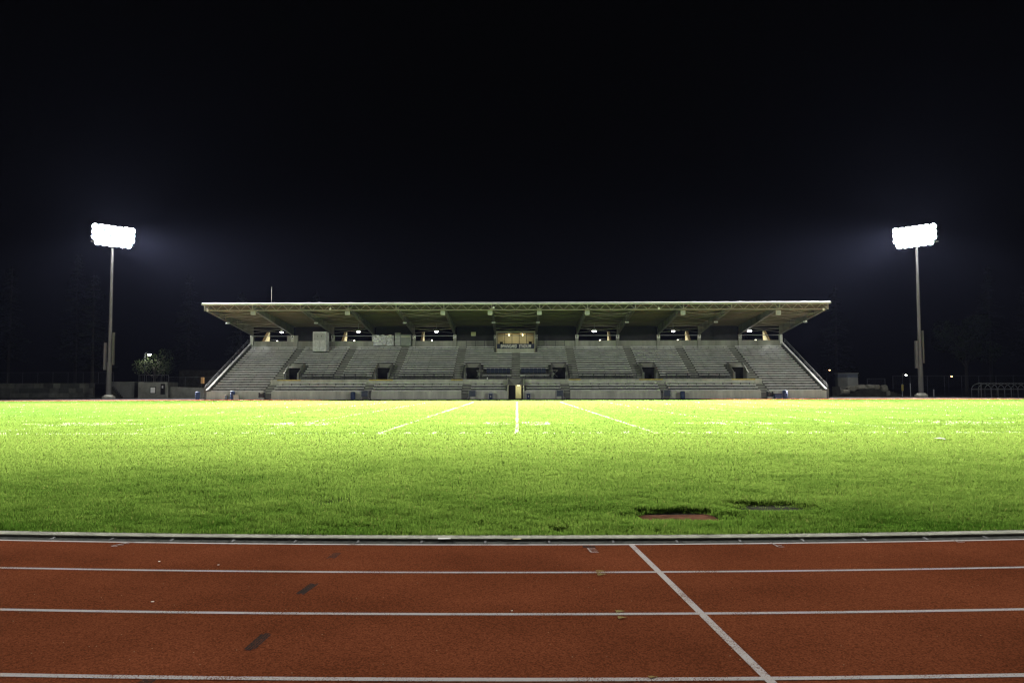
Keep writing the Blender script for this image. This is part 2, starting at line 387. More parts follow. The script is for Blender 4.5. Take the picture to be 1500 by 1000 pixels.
def chalk_amount(x, y, w):
    """how surely a blade at (x, y) was sprayed white"""
    c = np.zeros(len(x)); inside = (y > SL - 0.1) & (y < SL + 59.4)
    k = np.round(x / YD); dx = np.abs(x - k * YD)
    near = dx < 0.05 + w * 0.25
    pw = np.where(np.abs(k) == 0, 0.9, np.where(np.abs(k) == 1, 0.62, 0.32))
    c = np.where(inside & near & (np.abs(k) <= 12), pw, c)
    side = np.abs(y - SL) < 0.10
    c = np.where(side & (np.abs(x) < 40), 0.25, c)
    k1 = np.round(x / 0.9144); hash_ = (np.abs(x - k1 * 0.9144) < 0.09 + w * 0.3) & (y > SL + 0.15) & (y < SL + 0.75)
    c = np.where(hash_ & (np.abs(x) < 34), 0.45, c)
    for j in range(-3, 4):
        X0 = j * 2 * YD; a, b = {0: (FIVE, FIVE), 1: (FOUR, FIVE)}.get(abs(j), (THREE, FIVE))
        for o, dg in ((-1.25, a), (0.35, b)):
            m = stroke(x, y, [(X0 + o + px * 0.9, 33.0 + py * 2.3) for px, py in dg], 0.34)
            c = np.where(m, 0.75 if j == 0 else 0.42, c)
        for s in (-1, 1):
            m = (np.abs(y - 34.2) < 0.16) & (np.abs(x - X0 - s * 2.15) < 0.42); c = np.where(m, 0.4, c)
    wear = vnoise(x, y, 0.8, 5) * 0.6 + vnoise(x, y, 3.5, 6) * 0.7
    return np.where(rng.random(len(x)) < c * np.clip(wear * 1.5, 0.25, 1.1), 1, 0)
def blades(N, y0, y1, wk, seed, hmul=1.0, wmin=0.0):
    u = rng.random(N); Y = y0 * (y1 / y0) ** u; X = (rng.random(N) * 2 - 1) * (0.665 * Y + 5.5)
    return X, Y
def build_blades(X, Y, W, Hh, name, tint):
    n = len(X); yaw = rng.random(n) * 2 * math.pi; lean = rng.normal(0, 0.32, n); la = rng.random(n) * 2 * math.pi
    ux, uy = np.cos(yaw), np.sin(yaw); lx, ly = np.cos(la) * lean * Hh, np.sin(la) * lean * Hh
    Z = LZ + sink(X, Y) - 0.004
    v = np.zeros((n, 5, 3), np.float32)
    for i, (t, wf) in enumerate(((0, -.5), (0, .5), (.55, .42), (.55, -.42), (1, 0))):
        v[:, i, 0] = X + ux * W * wf + lx * t * t; v[:, i, 1] = Y + uy * W * wf + ly * t * t; v[:, i, 2] = Z + Hh * t
    me = bpy.data.meshes.new(name); me.vertices.add(n * 5); me.vertices.foreach_set('co', v.ravel())
    base = np.arange(n)[:, None] * 5
    li = (base + np.array([0, 1, 2, 3, 3, 2, 4])).astype(np.int32).ravel()
    me.loops.add(n * 7); me.loops.foreach_set('vertex_index', li)
    me.polygons.add(n * 2)
    st = (np.arange(n)[:, None] * 7 + np.array([0, 4])).astype(np.int32).ravel()
    me.polygons.foreach_set('loop_start', st)
    me.update(calc_edges=True)
    at = me.attributes.new('tint', 'FLOAT_COLOR', 'FACE')
    c = np.ones((n, 2, 4), np.float32); c[:, :, :3] = tint[:, None, :]; at.data.foreach_set('color', c.ravel())
    me.materials.append(M['grass'])
    o = bpy.data.objects.new(name, me); COL.objects.link(o); return o
Xa, Ya = blades(1000000, 8.1, 98.8, 0, 1)
Xb, Yb = blades(680000, 8.1, 26.0, 0, 2)
kb_ = rng.random(len(Xb)) < np.clip(1.15 - np.log(Yb / 8.3) / np.log(26 / 8.3) * 1.2, 0, 1); Xb, Yb = Xb[kb_], Yb[kb_]
X = np.concatenate([Xa, Xb]); Y = np.concatenate([Ya, Yb])
W = np.concatenate([0.00095 * Ya * (0.7 + 0.6 * rng.random(len(Ya))), 0.0006 * Yb * (0.7 + 0.6 * rng.random(len(Yb)))])
W = np.maximum(W, 0.005)
edge = YN_V(X) + 0.012 + 0.03 * vnoise(X, Y * 0, 0.09, 31)
keep = (Y > edge) & (Y < 98.85)
cx, cy, hx, hy, dep, soft = PITS[0]
ej = 0.09 * (vnoise(X, Y, 0.07, 61) - 0.5) + 0.05 * (vnoise(X, Y, 0.2, 62) - .5)
keep &= ~((np.abs(X - cx) < hx - 0.02 + ej) & (Y < cy + hy * 0.75 + ej) & (Y > cy - hy - .02 + ej))
for k in (1, 2):
    cx, cy, hx, hy, dep, soft = PITS[k]; keep &= ~((np.abs(X - cx) < hx * 0.9) & (np.abs(Y - cy) < hy) & (rng.random(len(X)) < 0.75))
bp_ = G(490, 733); bare = np.exp(-(((X - bp_.x) / 0.28) ** 2 + ((Y - bp_.y) / 0.45) ** 2)) * (0.35 + vnoise(X, Y, 0.12, 77))
keep &= rng.random(len(X)) > np.clip(bare * 1.1, 0, 0.85)
X, Y, W = X[keep], Y[keep], W[keep]; n = len(X)
clump = 0.75 * vnoise(X, Y, 0.16, 41) + 0.25 * vnoise(X, Y, 0.5, 42)
Hh = (0.030 + 0.034 * clump) * (0.65 + 0.6 * rng.random(n))
dist_edge = Y - YN_V(X)
Hh *= 1 + 0.25 * np.exp(-dist_edge / 0.15)
for cx, cy, hx, hy, dep, soft in PITS[:2]:
    q = np.hypot(np.maximum(np.abs(X - cx) - hx, 0), np.maximum(np.abs(Y - cy) - hy, 0))
    Hh *= np.where((Y > cy) & (q < 0.3), 1.1, np.where((Y < cy) & (q < 0.3), 0.62, 1.0))
yel_falloff = np.clip(0.02 + 0.14 * vnoise(X, Y, 2.2, 51) + 0.35 * vnoise(X, Y, 0.55, 52) + 0.30 * vnoise(X * 0.25, Y, 1.5, 53) + 0.30 * rng.random(n) - 0.25
              + 0.62 * smooth((Y - 8.6) / 10) + 0.35 * np.exp(-((Y - 23) / 4.0) ** 2) * (0.4 + vnoise(X * 0.4, Y, 1.0, 54)), 0, 1.15)  # real yellowing, plus light falling off toward the near edge put into the colour
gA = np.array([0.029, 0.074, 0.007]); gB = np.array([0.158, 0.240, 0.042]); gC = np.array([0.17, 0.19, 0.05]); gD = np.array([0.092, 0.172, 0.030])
far_dim = smooth((Y - 27) / 30)[:, None] * (0.8 + 0.2 * vnoise(X * 0.3, Y * 0.3, 2.0, 55))[:, None]  # far blades darkened in colour to hold down the strong light there
tint = gA + (gB * (1 - far_dim) + gD * far_dim - gA) * yel_falloff[:, None]
dry = (rng.random(n) < 0.02 + 0.07 * np.exp(-((Y - 22.5) / 3.0) ** 2))[:, None]
tint = np.where(dry, gC, tint) * (0.85 + 0.3 * rng.random(n))[:, None]
ch = chalk_amount(X, Y, W).astype(bool)
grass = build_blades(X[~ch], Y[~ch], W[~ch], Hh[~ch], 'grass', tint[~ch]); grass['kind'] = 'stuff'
chal = np.tile(np.array([0.46, 0.53, 0.34]), (ch.sum(), 1)) * (0.85 + 0.3 * rng.random(ch.sum()))[:, None]
setting(build_blades(X[ch], Y[ch], W[ch] * 1.05, Hh[ch], 'field_marking', chal))

# ------------------------------------------------------------------ grandstand
SX = -0.15; FW = 112.0; TR = 0.90; RI = 0.363; SEAT0 = 1.22
XS = 43.1                                                    # half width
def rowY(i): return FW + 0.6 + TR * i
def seatZ(i): return SEAT0 + RI * i
def floorZ(i): return seatZ(i) - 0.42
BACK = 131.0; WALKZ = 2.74; WALK0 = rowY(4) - 0.55; WALK1 = rowY(6) - 0.55
stand = thing('grandstand', 'long grey concrete grandstand with rows of benches under a flat cantilever roof', 'grandstand', (SX, FW, 0))
VOM = [SX + x for x in (-32.6, -19.45, -6.35, 6.35, 19.45, 32.6)]; VW = 0.98
TUN = SX - 0.02; TW = 1.05
LA = [6.9, 20.6, 34.4]                                       # lower stairs
LOW_AISLE = [SX + s * a for a in LA for s in (-1, 1)]
UP_AISLE = [SX + s * a for a in (8.5, 17.7, 26.0, 34.4) for s in (-1, 1)] + [SX]
AW = 0.62                                                    # half width of a stair
def cut(x0, x1, holes):
    segs = [(x0, x1)]
    for a, b in holes:
        out = []
        for s, e in segs:
            if b <= s or a >= e: out.append((s, e)); continue
            if a > s: out.append((s, a))
            if b < e: out.append((b, e))
        segs = out
    return [s for s in segs if s[1] - s[0] > 0.4]
ENDX = 34.4                                                  # outside this stair the rows run straight through
# terrace steps
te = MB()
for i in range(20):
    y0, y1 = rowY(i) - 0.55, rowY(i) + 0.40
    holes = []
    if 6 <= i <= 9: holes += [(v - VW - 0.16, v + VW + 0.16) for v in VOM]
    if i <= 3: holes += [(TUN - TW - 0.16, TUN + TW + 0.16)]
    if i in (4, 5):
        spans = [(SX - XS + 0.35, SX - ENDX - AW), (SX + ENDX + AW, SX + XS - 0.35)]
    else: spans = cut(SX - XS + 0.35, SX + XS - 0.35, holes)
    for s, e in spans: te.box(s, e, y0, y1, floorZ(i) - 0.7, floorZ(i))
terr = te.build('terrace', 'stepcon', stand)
wk = MB()
for s, e in cut(SX - ENDX - AW + 0.002, SX + ENDX + AW - 0.002, [(TUN - TW - 0.16, TUN + TW + 0.16)]):
    wk.box(s, e, WALK0 + 0.003, WALK1 + 0.05, WALKZ - 0.9, WALKZ)
wk.box(TUN - TW - 0.158, TUN + TW + 0.158, WALK0 + 0.5, WALK1 + 0.048, WALKZ - 0.3, WALKZ - 0.002)
wk.build('walkway', 'wallcon', stand)
st = MB()                                                    # half steps of the stairs, seen as paler strips between the benches
for a in UP_AISLE:
    st = MB()
    for i in range(6, 20):
        if a == SX and i > 17: continue
        st.box(a - AW, a + AW, rowY(i) - 0.08, rowY(i) + 0.349, floorZ(i) + 0.003, floorZ(i) + RI / 2)
    st.build('stair', 'concrete', stand)
for a in LOW_AISLE:
    st = MB()
    for i in range(0, 4):
        st.box(a - AW, a + AW, rowY(i) - 0.08, rowY(i) + 0.349, floorZ(i) + 0.003, floorZ(i) + RI / 2)
    if abs(a - SX) > 30:
        for i in (4, 5): st.box(a - AW + .005, a + AW - .005, rowY(i) - 0.08, rowY(i) + 0.349, floorZ(i) - 0.003, floorZ(i) + RI / 2)
    st.build('stair', 'concrete', stand)
fw = MB()
gaps = [(TUN - TW - 0.0, TUN + TW)] + [(a - AW, a + AW) for a in LOW_AISLE]
for s, e in cut(SX - XS, SX + XS, gaps): fw.box(s, e, FW, FW + 0.2, -0.03, 1.10)
fw.build('front_wall', 'wallcon', stand)
#  dark backs of the wall openings
for a in LOW_AISLE:
    bw = MB(); bw.box(a - AW - 0.1, a + AW + 0.1, FW + 0.9, FW + 1.0, -0.02, 0.75)
    for k in range(2): bw.box(a - AW, a + AW, FW + 0.1 + 0.35 * k, FW + 0.9, 0.0, 0.25 * (k + 1))
    bw.build('opening_step', 'stepcon', stand)
# benches, one per row and block
def bench_mesh(s, e, i):
    b = MB(); y = rowY(i); z = seatZ(i); x = s
    nseg = max(1, round((e - s) / 3.6)); L = (e - s) / nseg
    for k in range(nseg):
        x0 = s + k * L + 0.02; x1 = s + (k + 1) * L - 0.02; dz = random.uniform(-0.012, 0.012)
        b.box(x0, x1, y - 0.16, y + 0.14, z - 0.045 + dz, z + dz); b.box(x0, x1, y - 0.165, y - 0.135, z - 0.135 + dz, z - 0.047 + dz)
    b.cur = 1
    nb = max(2, round((e - s) / 1.2))
    for k in range(nb):
        xx = s + (k + 0.5) * (e - s) / nb; b.box(xx - 0.035, xx + 0.035, y - 0.11, y + 0.12, floorZ(i) + 0.003, z - 0.05)
    return b
def block(name, x0, x1, rows):
    mid = (x0 + x1) / 2
    for i in rows:
        holes = []
        if 6 <= i <= 10: holes = [(v - VW - 0.5, v + VW + 0.5) for v in VOM]
        if i >= 17 and abs(mid - SX) < 9: holes.append((SX - 3.4, SX + 3.4))
        if i in (7, 8) and abs(mid - SX) < 9: holes.append((SX - 4.6, SX + 4.6))
        for s, e in cut(x0, x1, holes):
            if e - s < 0.9: continue
            bench_mesh(s, e, i).build('bench', ['bench', 'bracket'], stand)
ups = sorted(UP_AISLE)
edges_u = [SX - XS + 0.75] + [v for a in ups for v in (a - AW, a + AW)] + [SX + XS - 0.75]
blocks_u = list(zip(edges_u[0::2], edges_u[1::2]))
lows = sorted(LOW_AISLE + [TUN])
edges_l = [SX - XS + 0.75]
for a in lows:
    w = TW + 0.35 if a == TUN else AW
    edges_l += [a - w, a + w]
edges_l.append(SX + XS - 0.75)
blocks_l = list(zip(edges_l[0::2], edges_l[1::2]))
for k, (s, e) in enumerate(blocks_l): block('lower', s, e, range(0, 4))
for k, (s, e) in enumerate(blocks_u): block('upper', s, e, range(4 if k in (0, len(blocks_u) - 1) else 6, 20))
# side walls that follow the rake, with a handrail
for sgn in (-1, 1):
    xo = SX + sgn * XS; t = 0.34 * sgn
    yb = BACK + 0.2
    prof = [(xo, FW - 0.002, -0.03), (xo, yb, -0.03), (xo, yb, seatZ(19) + 0.85), (xo, FW + 0.5, 1.30), (xo, FW - 0.002, 1.30)]
    MB().prism(prof, (-t, 0, 0)).build('side_wall', 'stepcon', stand)
    rl = MB(); a = Vector((xo - t * 0.3, FW + 0.1, 1.85)); b = Vector((xo - t * 0.3, yb - 1.5, seatZ(19) + 1.15))
    rl.tube(a, b, 0.035, n=6); rl.tube(a, (a.x, a.y, 0.0), 0.05, n=6)
    for k in range(1, 9):
        p = a.lerp(b, k / 8); rl.tube(p, p - Vector((0, 0, 0.65)), 0.025, n=6)
    rl.tube(a - Vector((0, 0, .28)), b - Vector((0, 0, .28)), 0.025, n=6)
    rl.build('side_handrail', 'grail', stand)
# back wall (parapet behind the top row)
ZB0 = floorZ(19); ZP = 9.12
MB().box(SX - XS + 0.345, SX + XS - 0.345, BACK - 0.05, BACK + 0.25, 0, ZP).build('back_wall', 'concrete', stand)
MB().box(SX - XS + 0.345, SX + XS - 0.345, rowY(19) + 0.40, BACK - 0.053, 0, floorZ(19) + 0.12).build('top_landing', 'stepcon', stand)
# columns, raking beams, roof
colX = [SX + 6.57 * (k + 0.5 - 7) for k in range(14)]
RF = 110.6; ZF0, ZF1 = 12.17, 12.95                           # front truss
ZS0, ZS1 = 12.86, 11.55                                      # soffit front, back
def soffit(y): return ZS0 + (ZS1 - ZS0) * (y - RF) / (BACK + 0.5 - RF)
for k, x in enumerate(colX):
    w = 0.24; c = MB()
    if k == 1:
        c.box(x - 0.85, x + 0.85, BACK - 0.42, BACK - 0.056, floorZ(19) + 0.13, 10.05)
    else:
        c.box(x - w, x + w, BACK - 0.5, BACK - 0.056, floorZ(19) + 0.13, 10.05)
    c.build('column', 'concrete', stand)
    b = MB(); y0, y1 = RF + 0.15, BACK + 0.3; fl = 0.17
    zb = lambda t: 12.28 + (10.06 - 12.28) * t
    ny = 2
    web = [(x - 0.03, y0, zb(0)), (x - 0.03, y1, zb(1)), (x - 0.03, y1, soffit(y1) - 0.02), (x - 0.03, y0, soffit(y0) - 0.02)]
    b.prism(web, (0.06, 0, 0))
    for dz0 in (0.0,):
        b.add([(x - fl, y0, zb(0) - .03), (x + fl, y0, zb(0) - .03), (x + fl, y1, zb(1) - .03), (x - fl, y1, zb(1) - .03),
               (x - fl, y0, zb(0) - .002), (x + fl, y0, zb(0) - .002), (x + fl, y1, zb(1) - .002), (x - fl, y1, zb(1) - .002)],
              [(0, 1, 2, 3), (7, 6, 5, 4), (0, 4, 5, 1), (1, 5, 6, 2), (2, 6, 7, 3), (3, 7, 4, 0)])
    for q in range(1, 8):
        t = q / 8; yy = y0 + (y1 - y0) * t
        b.box(x - 0.13, x + 0.13, yy - 0.012, yy + 0.012, zb(t) + .002, soffit(yy) - 0.03)
    b.build('roof_beam', 'beam', stand)
rx0, rx1 = SX - 42.95, SX + 42.95
roof = MB()
yb = BACK + 1.6; zsb = ZS0 + (ZS1 - ZS0) * (yb - RF) / (BACK + 0.5 - RF)
roof.prism([(rx0, RF - 0.1, ZS0 + 0.05), (rx0, yb, zsb), (rx0, yb, zsb + 0.28), (rx0, RF - 0.1, ZS0 + 0.27)], (rx1 - rx0, 0, 0))
roof_o = roof.build('roof', 'soffit', stand)
pu = MB()                                                    # corrugated underside: purlins along the stand
for q in range(1, 15):
    yy = RF + (BACK - RF) * q / 14.5; zz = soffit(yy) + 0.035; pu.box(rx0 + 0.1, rx1 - 0.1, yy - 0.05, yy + 0.05, zz - 0.12, zz)
pu.build('purlin', 'soffit', roof_o)
fa = MB(); n = 10
prof = [(rx0 - 0.08, RF - 0.25 - 0.13 * math.cos(math.pi * (i / n - 0.5)), 13.03 + 0.15 * math.sin(math.pi * (i / n - 0.5)) * -1) for i in range(n + 1)]
prof = [(rx0 - 0.08, RF - 0.1, 12.90)] + prof[::-1] + [(rx0 - 0.08, RF - 0.1, 13.2)]
fa.prism(prof, (rx1 - rx0 + 0.16, 0, 0)); fa.build('roof_fascia', 'fascia', roof_o)
tr = MB()
tr.tube((rx0 + .3, RF, ZF1), (rx1 - .3, RF, ZF1), 0.075); tr.tube((rx0 + .6, RF, ZF0), (rx1 - .6, RF, ZF0), 0.085)
for k in range(13):
    a, b = colX[k], colX[k + 1]; npn = 8
    tr.tube((a, RF, ZF0 - 0.05), (a, RF, ZF1), 0.08)
    for q in range(npn):
        xa = a + (b - a) * q / npn; xb = a + (b - a) * (q + 1) / npn
        tr.tube((xa, RF, ZF0 if q % 2 == 0 else ZF1), (xb, RF, ZF1 if q % 2 == 0 else ZF0), 0.05, n=6)
tr.tube((colX[13], RF, ZF0), (colX[13], RF, ZF1), 0.08)
tr.build('front_truss', 'steel', stand)
def beamZ(y): return 12.28 + (10.06 - 12.28) * (y - RF - .15) / (BACK + .15 - RF)
for k in range(0, 13, 2):
    a, b = colX[k], colX[k + 1]; br = MB()
    ys = [RF + 0.6, 116.0, 121.5, 126.3]
    for yy in ys[1:]: br.tube((a, yy, beamZ(yy) + 0.1), (b, yy, beamZ(yy) + 0.1), 0.04, n=6)
    for u0, u1 in zip(ys, ys[1:] + [BACK - .6]):
        br.tube((a, u0, beamZ(u0) + .2), (b, u1, beamZ(u1) + .2), 0.028, n=6); br.tube((b, u0, beamZ(u0) + .21), (a, u1, beamZ(u1) + .21), 0.028, n=6)
    m_ = 8                                                   # sagging tie under the front
    pts = [(a + (b - a) * q / m_, RF + 1.2, 12.05 - 0.42 * math.sin(math.pi * q / m_)) for q in range(m_ + 1)]
    br.path(pts, 0.03); br.build('roof_brace', 'steel', stand)
    MB().tube((a + .25, BACK - 0.2, 9.94), (b - .25, BACK - 0.2, 9.94), 0.055).build('top_rail', 'galv', stand)
for k in range(1, 13, 2):
    a, b = colX[k], colX[k + 1]; sp = MB()
    sp.box(a + 0.26, b - 0.26, BACK + 0.30, BACK + 0.36, ZP - 0.3, soffit(BACK) - 0.1)
    for q in range(1, 5):
        xx = a + (b - a) * q / 5; sp.box(xx - 0.04, xx + 0.04, BACK + 0.26, BACK + 0.297, ZP, soffit(BACK) - 0.1)
    sp.build('rear_screen', 'screen', stand)
# stair heads behind the back wall: sloped cream walls lit by small lamps
def stair_wall(k, sgn, strong=True):
    x = colX[k] + sgn * (-0.9); y0, y1 = (134.2, 137.2)
    sw = MB(); poly = [(x, y0, 8.0), (x, y1, 8.0), (x, y1, 11.0), (x, y1 - 0.5, 11.0), (x, y0, 9.15)]
    sw.prism(poly, (0.14 * sgn, 0, 0))
    o = sw.build('stair_wall', 'cream', stand)
    e = MB(); e.prism([(x - .02 * sgn, y0 - 0.28, 8.0), (x - .02 * sgn, y0 - .01, 8.0), (x - .02 * sgn, y0 - .01, 9.15), (x - .02 * sgn, y1 - 0.51, 11.0), (x - .02 * sgn, y1 - 0.8, 11.0), (x - .02 * sgn, y0 - .28, 9.3)], (0.3 * sgn, 0, 0))
    e.build('stair_edge', 'brownedge', o)
    lx = x - sgn * 1.3
    f = MB(); f.lathe((lx, 137.0, 9.55), [(0.05, 0.25), (0.13, 0.2), (0.15, 0.08), (0.15, 0.0)], 12)
    f.bar((lx, 137.0, 9.7), (lx + sgn * 1.3, 137.0, 9.7), 0.05)
    f.cur = 1; f.lathe((lx, 137.0, 9.45), [(0.04, 0.02), (0.09, 0.04), (0.15, 0.098)], 12)
    f.build('stair_lamp', ['rail', 'warm'], stand)
    ld = bpy.data.lights.new('stair_light', 'POINT'); ld.energy = 130 if strong else 20; ld.color = (1, 0.93, 0.66); ld.shadow_soft_size = 0.15
    lo = bpy.data.objects.new('stair_light', ld); COL.objects.link(lo); lo.location = (lx, 136.6, 9.3)
for k, sg, s in ((0, -1, 1), (2, -1, 1), (4, -1, 1), (9, 1, 1), (11, 1, 1), (13, 1, 1), (1, -1, 0), (12, 1, 0)): stair_wall(k, sg, s)
# vomitories: recessed doorways with a raked pale hood between splayed cheeks
for v in VOM:
    y0 = WALK1 + 0.0; yd = rowY(7) + 0.2; yr = rowY(9) + 0.40
    zt = 4.5; zr = 5.18
    for s in (-1, 1):
        xa, xb = v + s * VW, v + s * (VW + 0.16)
        if s == -1: o = bpy.data.objects.new('vomitory', None); COL.objects.link(o); o.parent = stand
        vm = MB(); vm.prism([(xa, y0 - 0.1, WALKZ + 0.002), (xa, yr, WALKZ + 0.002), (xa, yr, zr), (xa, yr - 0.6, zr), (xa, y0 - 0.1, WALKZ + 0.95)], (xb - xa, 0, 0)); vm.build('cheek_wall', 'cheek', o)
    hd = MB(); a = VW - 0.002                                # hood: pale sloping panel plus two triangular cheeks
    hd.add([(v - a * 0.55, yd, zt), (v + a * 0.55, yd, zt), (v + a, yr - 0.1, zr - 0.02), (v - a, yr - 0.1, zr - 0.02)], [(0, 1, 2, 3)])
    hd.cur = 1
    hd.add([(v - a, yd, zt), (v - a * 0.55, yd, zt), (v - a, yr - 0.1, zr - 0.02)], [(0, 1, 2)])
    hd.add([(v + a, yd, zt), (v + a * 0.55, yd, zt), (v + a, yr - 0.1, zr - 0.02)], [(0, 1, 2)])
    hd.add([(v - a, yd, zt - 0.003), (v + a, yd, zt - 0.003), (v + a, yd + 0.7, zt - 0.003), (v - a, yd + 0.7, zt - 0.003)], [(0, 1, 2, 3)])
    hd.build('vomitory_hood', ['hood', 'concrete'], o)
    dk = MB(); dk.box(v - a, v + a, yd + 0.9, yd + 1.0, WALKZ + 0.004, zt - 0.004); dk.build('doorway_shade', 'dark', o)  # near-black panel paints in the shade of the passage behind the opening
    rr = MB()
    for s in (-1, 1): rr.tube((v + s * (VW - 0.1), y0 + 0.1, WALKZ), (v + s * (VW - 0.1), y0 + 0.1, WALKZ + 1.0), 0.04)
    rr.tube((v - VW + 0.1, y0 + 0.1, WALKZ + 0.98), (v - VW + 0.1, yd + 0.3, WALKZ + 0.6), 0.03)
    rr.build('door_post', 'galv', o)
    ye = MB(); off = 0.7 * (1 if v > SX else -1) * (1 if abs(v - SX) > 10 else 2.6)
    x0, x1 = (v - 1.5, v + 1.9) if abs(v - SX) > 10 else ((v - 2.9, v - 1.2) if v < SX else (v + 1.2, v + 2.9))
    if v > SX + 10: x0, x1 = v - 1.9, v + 1.5
    ye.box(x0, x1, WALK0 - 0.006, WALK0 + 0.3, WALKZ - 0.16, WALKZ + 0.012); ye.build('yellow_nosing', 'yellow', o)
# centre tunnel through the front wall
tn = MB(); zt = 1.90; yb = FW + 3.6
for s in (-1, 1):
    xa, xb = TUN + s * TW, TUN + s * (TW + 0.155)
    tn.prism([(xa, FW - 0.06, -0.03), (xa, yb, -0.03), (xa, yb, WALKZ + 0.08), (xa, FW + 2.6, WALKZ + 0.08), (xa, FW - 0.06, 1.35)], (xb - xa, 0, 0))
tn.box(TUN - TW, TUN + TW, yb + 0.003, yb + 0.2, 0, WALKZ - 0.31)
tun = tn.build('tunnel', 'wallcon', stand)
hd = MB(); a = TW - 0.002; y0, y1 = FW + 0.6, FW + 3.5
hd.add([(TUN - .15, y0, zt), (TUN + .15, y0, zt), (TUN + a * .95, y1, WALKZ + 0.06), (TUN - a * .95, y1, WALKZ + 0.06)], [(0, 1, 2, 3)])
hd.cur = 1
for s in (-1, 1): hd.add([(TUN + s * a, y0, zt), (TUN + s * .15, y0, zt), (TUN + s * a * .95, y1, WALKZ + 0.06), (TUN + s * a, y1, WALKZ + 0.06)], [(0, 1, 2, 3)])
hd.add([(TUN - a, y0, zt - .004), (TUN + a, y0, zt - .004), (TUN + a, yb, zt - .004), (TUN - a, yb, zt - .004)], [(0, 1, 2, 3)])
hd.build('tunnel_hood', ['hood', 'concrete'], tun)
dl = MB(); dl.box(TUN - TW + .03, TUN - 0.02, FW + 0.75, FW + 0.81, 0.0, zt - .01); dl.build('closed_door', 'dark', tun)
MB().box(TUN + TW - 0.28, TUN + TW - 0.02, FW + 0.75, FW + 0.80, 0.0, zt - .01).build('door_frame', 'dark', tun)
MB().box(TUN + 0.0, TUN + TW - .003, yb - 0.2, yb - .02, 0.0, zt - .012).build('inner_wall', 'cream', tun)
tl = MB(); tl.box(TUN + 0.2, TUN + 0.6, FW + 1.5, FW + 1.62, zt - 0.09, zt - 0.02); tl.build('tunnel_lamp', 'warm', tun)
ld = bpy.data.lights.new('tunnel_light', 'POINT'); ld.energy = 60; ld.color = (1, 0.97, 0.62); ld.shadow_soft_size = 0.1
lo = bpy.data.objects.new('tunnel_light', ld); COL.objects.link(lo); lo.location = (TUN + 0.4, FW + 1.9, zt - 0.25)
# walkway railings
def railing(x0, x1, h=0.86, y=None):
    y = WALK0 + 0.12 if y is None else y; r = MB(); n = max(1, round((x1 - x0) / 1.45))
    for z in (h, h * 0.62, h * 0.3): r.tube((x0, y, WALKZ + z), (x1, y, WALKZ + z), 0.032, n=6)
    for k in range(n + 1):
        xx = x0 + (x1 - x0) * k / n; r.tube((xx, y, WALKZ - 0.25), (xx, y, WALKZ + h + 0.02), 0.058, n=6)
    for k in range(n * 4):
        xx = x0 + (x1 - x0) * (k + .5) / (n * 4); r.tube((xx, y, WALKZ + 0.05), (xx, y, WALKZ + h * .62), 0.014, n=4, caps=False)
    return r.build('walkway_railing', 'rail', stand)
for a, b in ((441, 536), (577, 665), (838, 933), (976, 1070)): railing(P(a, 555, WALK0).x, P(b, 555, WALK0).x)
railing(P(700, 555, WALK0).x, P(742, 555, WALK0).x, 0.55, WALK0 + 0.7); railing(P(770, 555, WALK0).x, P(811, 555, WALK0).x, 0.55, WALK0 + 0.7)
# rails of the top landing either side of the press box
for a, b in ((683, 723), (788, 827)):
    r = MB(); x0, x1 = P(a, 500, 129.9).x, P(b, 500, 129.9).x; zf = floorZ(19) + 0.4
    for z in (0.25, 0.65, 1.05): r.tube((x0, 129.9, zf + z), (x1, 129.9, zf + z), 0.028, n=6)
    for k in range(4): xx = x0 + (x1 - x0) * k / 3; r.tube((xx, 129.9, zf - 0.4), (xx, 129.9, zf + 1.07), 0.035, n=6)
    r.build('landing_railing', 'rail', stand)
# lattice cabinets at the sides of the navy seats are low concrete stair guards
for x in (703, 755, 812):
    c = P(x, 545, rowY(6) - .3); r = MB()
    for q in (-1, 1):
        r.tube((c.x - .45, c.y, 3.1), (c.x + .45, c.y, 4.0), 0.035, n=6); r.tube((c.x + .45, c.y + .1, 3.1), (c.x - .45, c.y + .1, 4.0), 0.035, n=6)
    r.box(c.x - .5, c.x + .5, c.y - .03, c.y + .03, 3.98, 4.06); r.build('stair_guard', 'concrete', stand)

# ------------------------------------------------------------------ press box and name board
pa, pb = P(726.6, 517, 127.6), P(784, 484.5, 127.6); x0, x1, z0, z1 = pa.x, pb.x, pa.z, pb.z; yf = 127.6
pbx = thing('press_box', 'small glazed press box hanging above the central benches behind the stadium name board', 'press box', ((x0 + x1) / 2, yf, z0))
zs0, zs1 = P(757, 510.5, yf).z, P(757, 503.3, yf).z; zw1 = P(757, 488, yf).z
s = MB(); s.box(x0, x0 + .22, yf, yf + 3.6, z0, z1); s.box(x1 - .22, x1, yf, yf + 3.6, z0, z1); s.box(x0 + .222, x1 - .222, yf + .03, yf + 3.6, z1 - .28, z1 - .003)
s.box(x0 + .222, x1 - .222, yf + 3.3, yf + 3.5, z0, z1 - .283); s.build('shell', 'steel', pbx)
MB().box(x0 + .222, x1 - .222, yf + .04, yf + .16, z0 + .01, zs1 - .003).build('front_panel', 'wallcon', pbx)
MB().box(x0 + .223, x1 - .223, yf + .165, yf + 3.29, zs1 - .35, zs1 - .25).build('box_floor', 'stepcon', pbx)
MB().box(x0 + .223, x1 - .223, yf + .17, yf + 3.29, z1 - .36, z1 - .285).build('box_ceiling', 'ceil', pbx)
MB().box(x0 + .223, x1 - .223, yf + 3.2, yf + 3.29, zs1 - .24, zw1 - 0.02).build('inner_wall', 'winwall', pbx)
fr = MB()
xs_ = [x0 + .222 + (x1 - x0 - .444) * k / 5 for k in range(6)]
for k, xx in enumerate(xs_): fr.box(xx - .035, xx + .035, yf + .05, yf + .11, zs1, zw1)
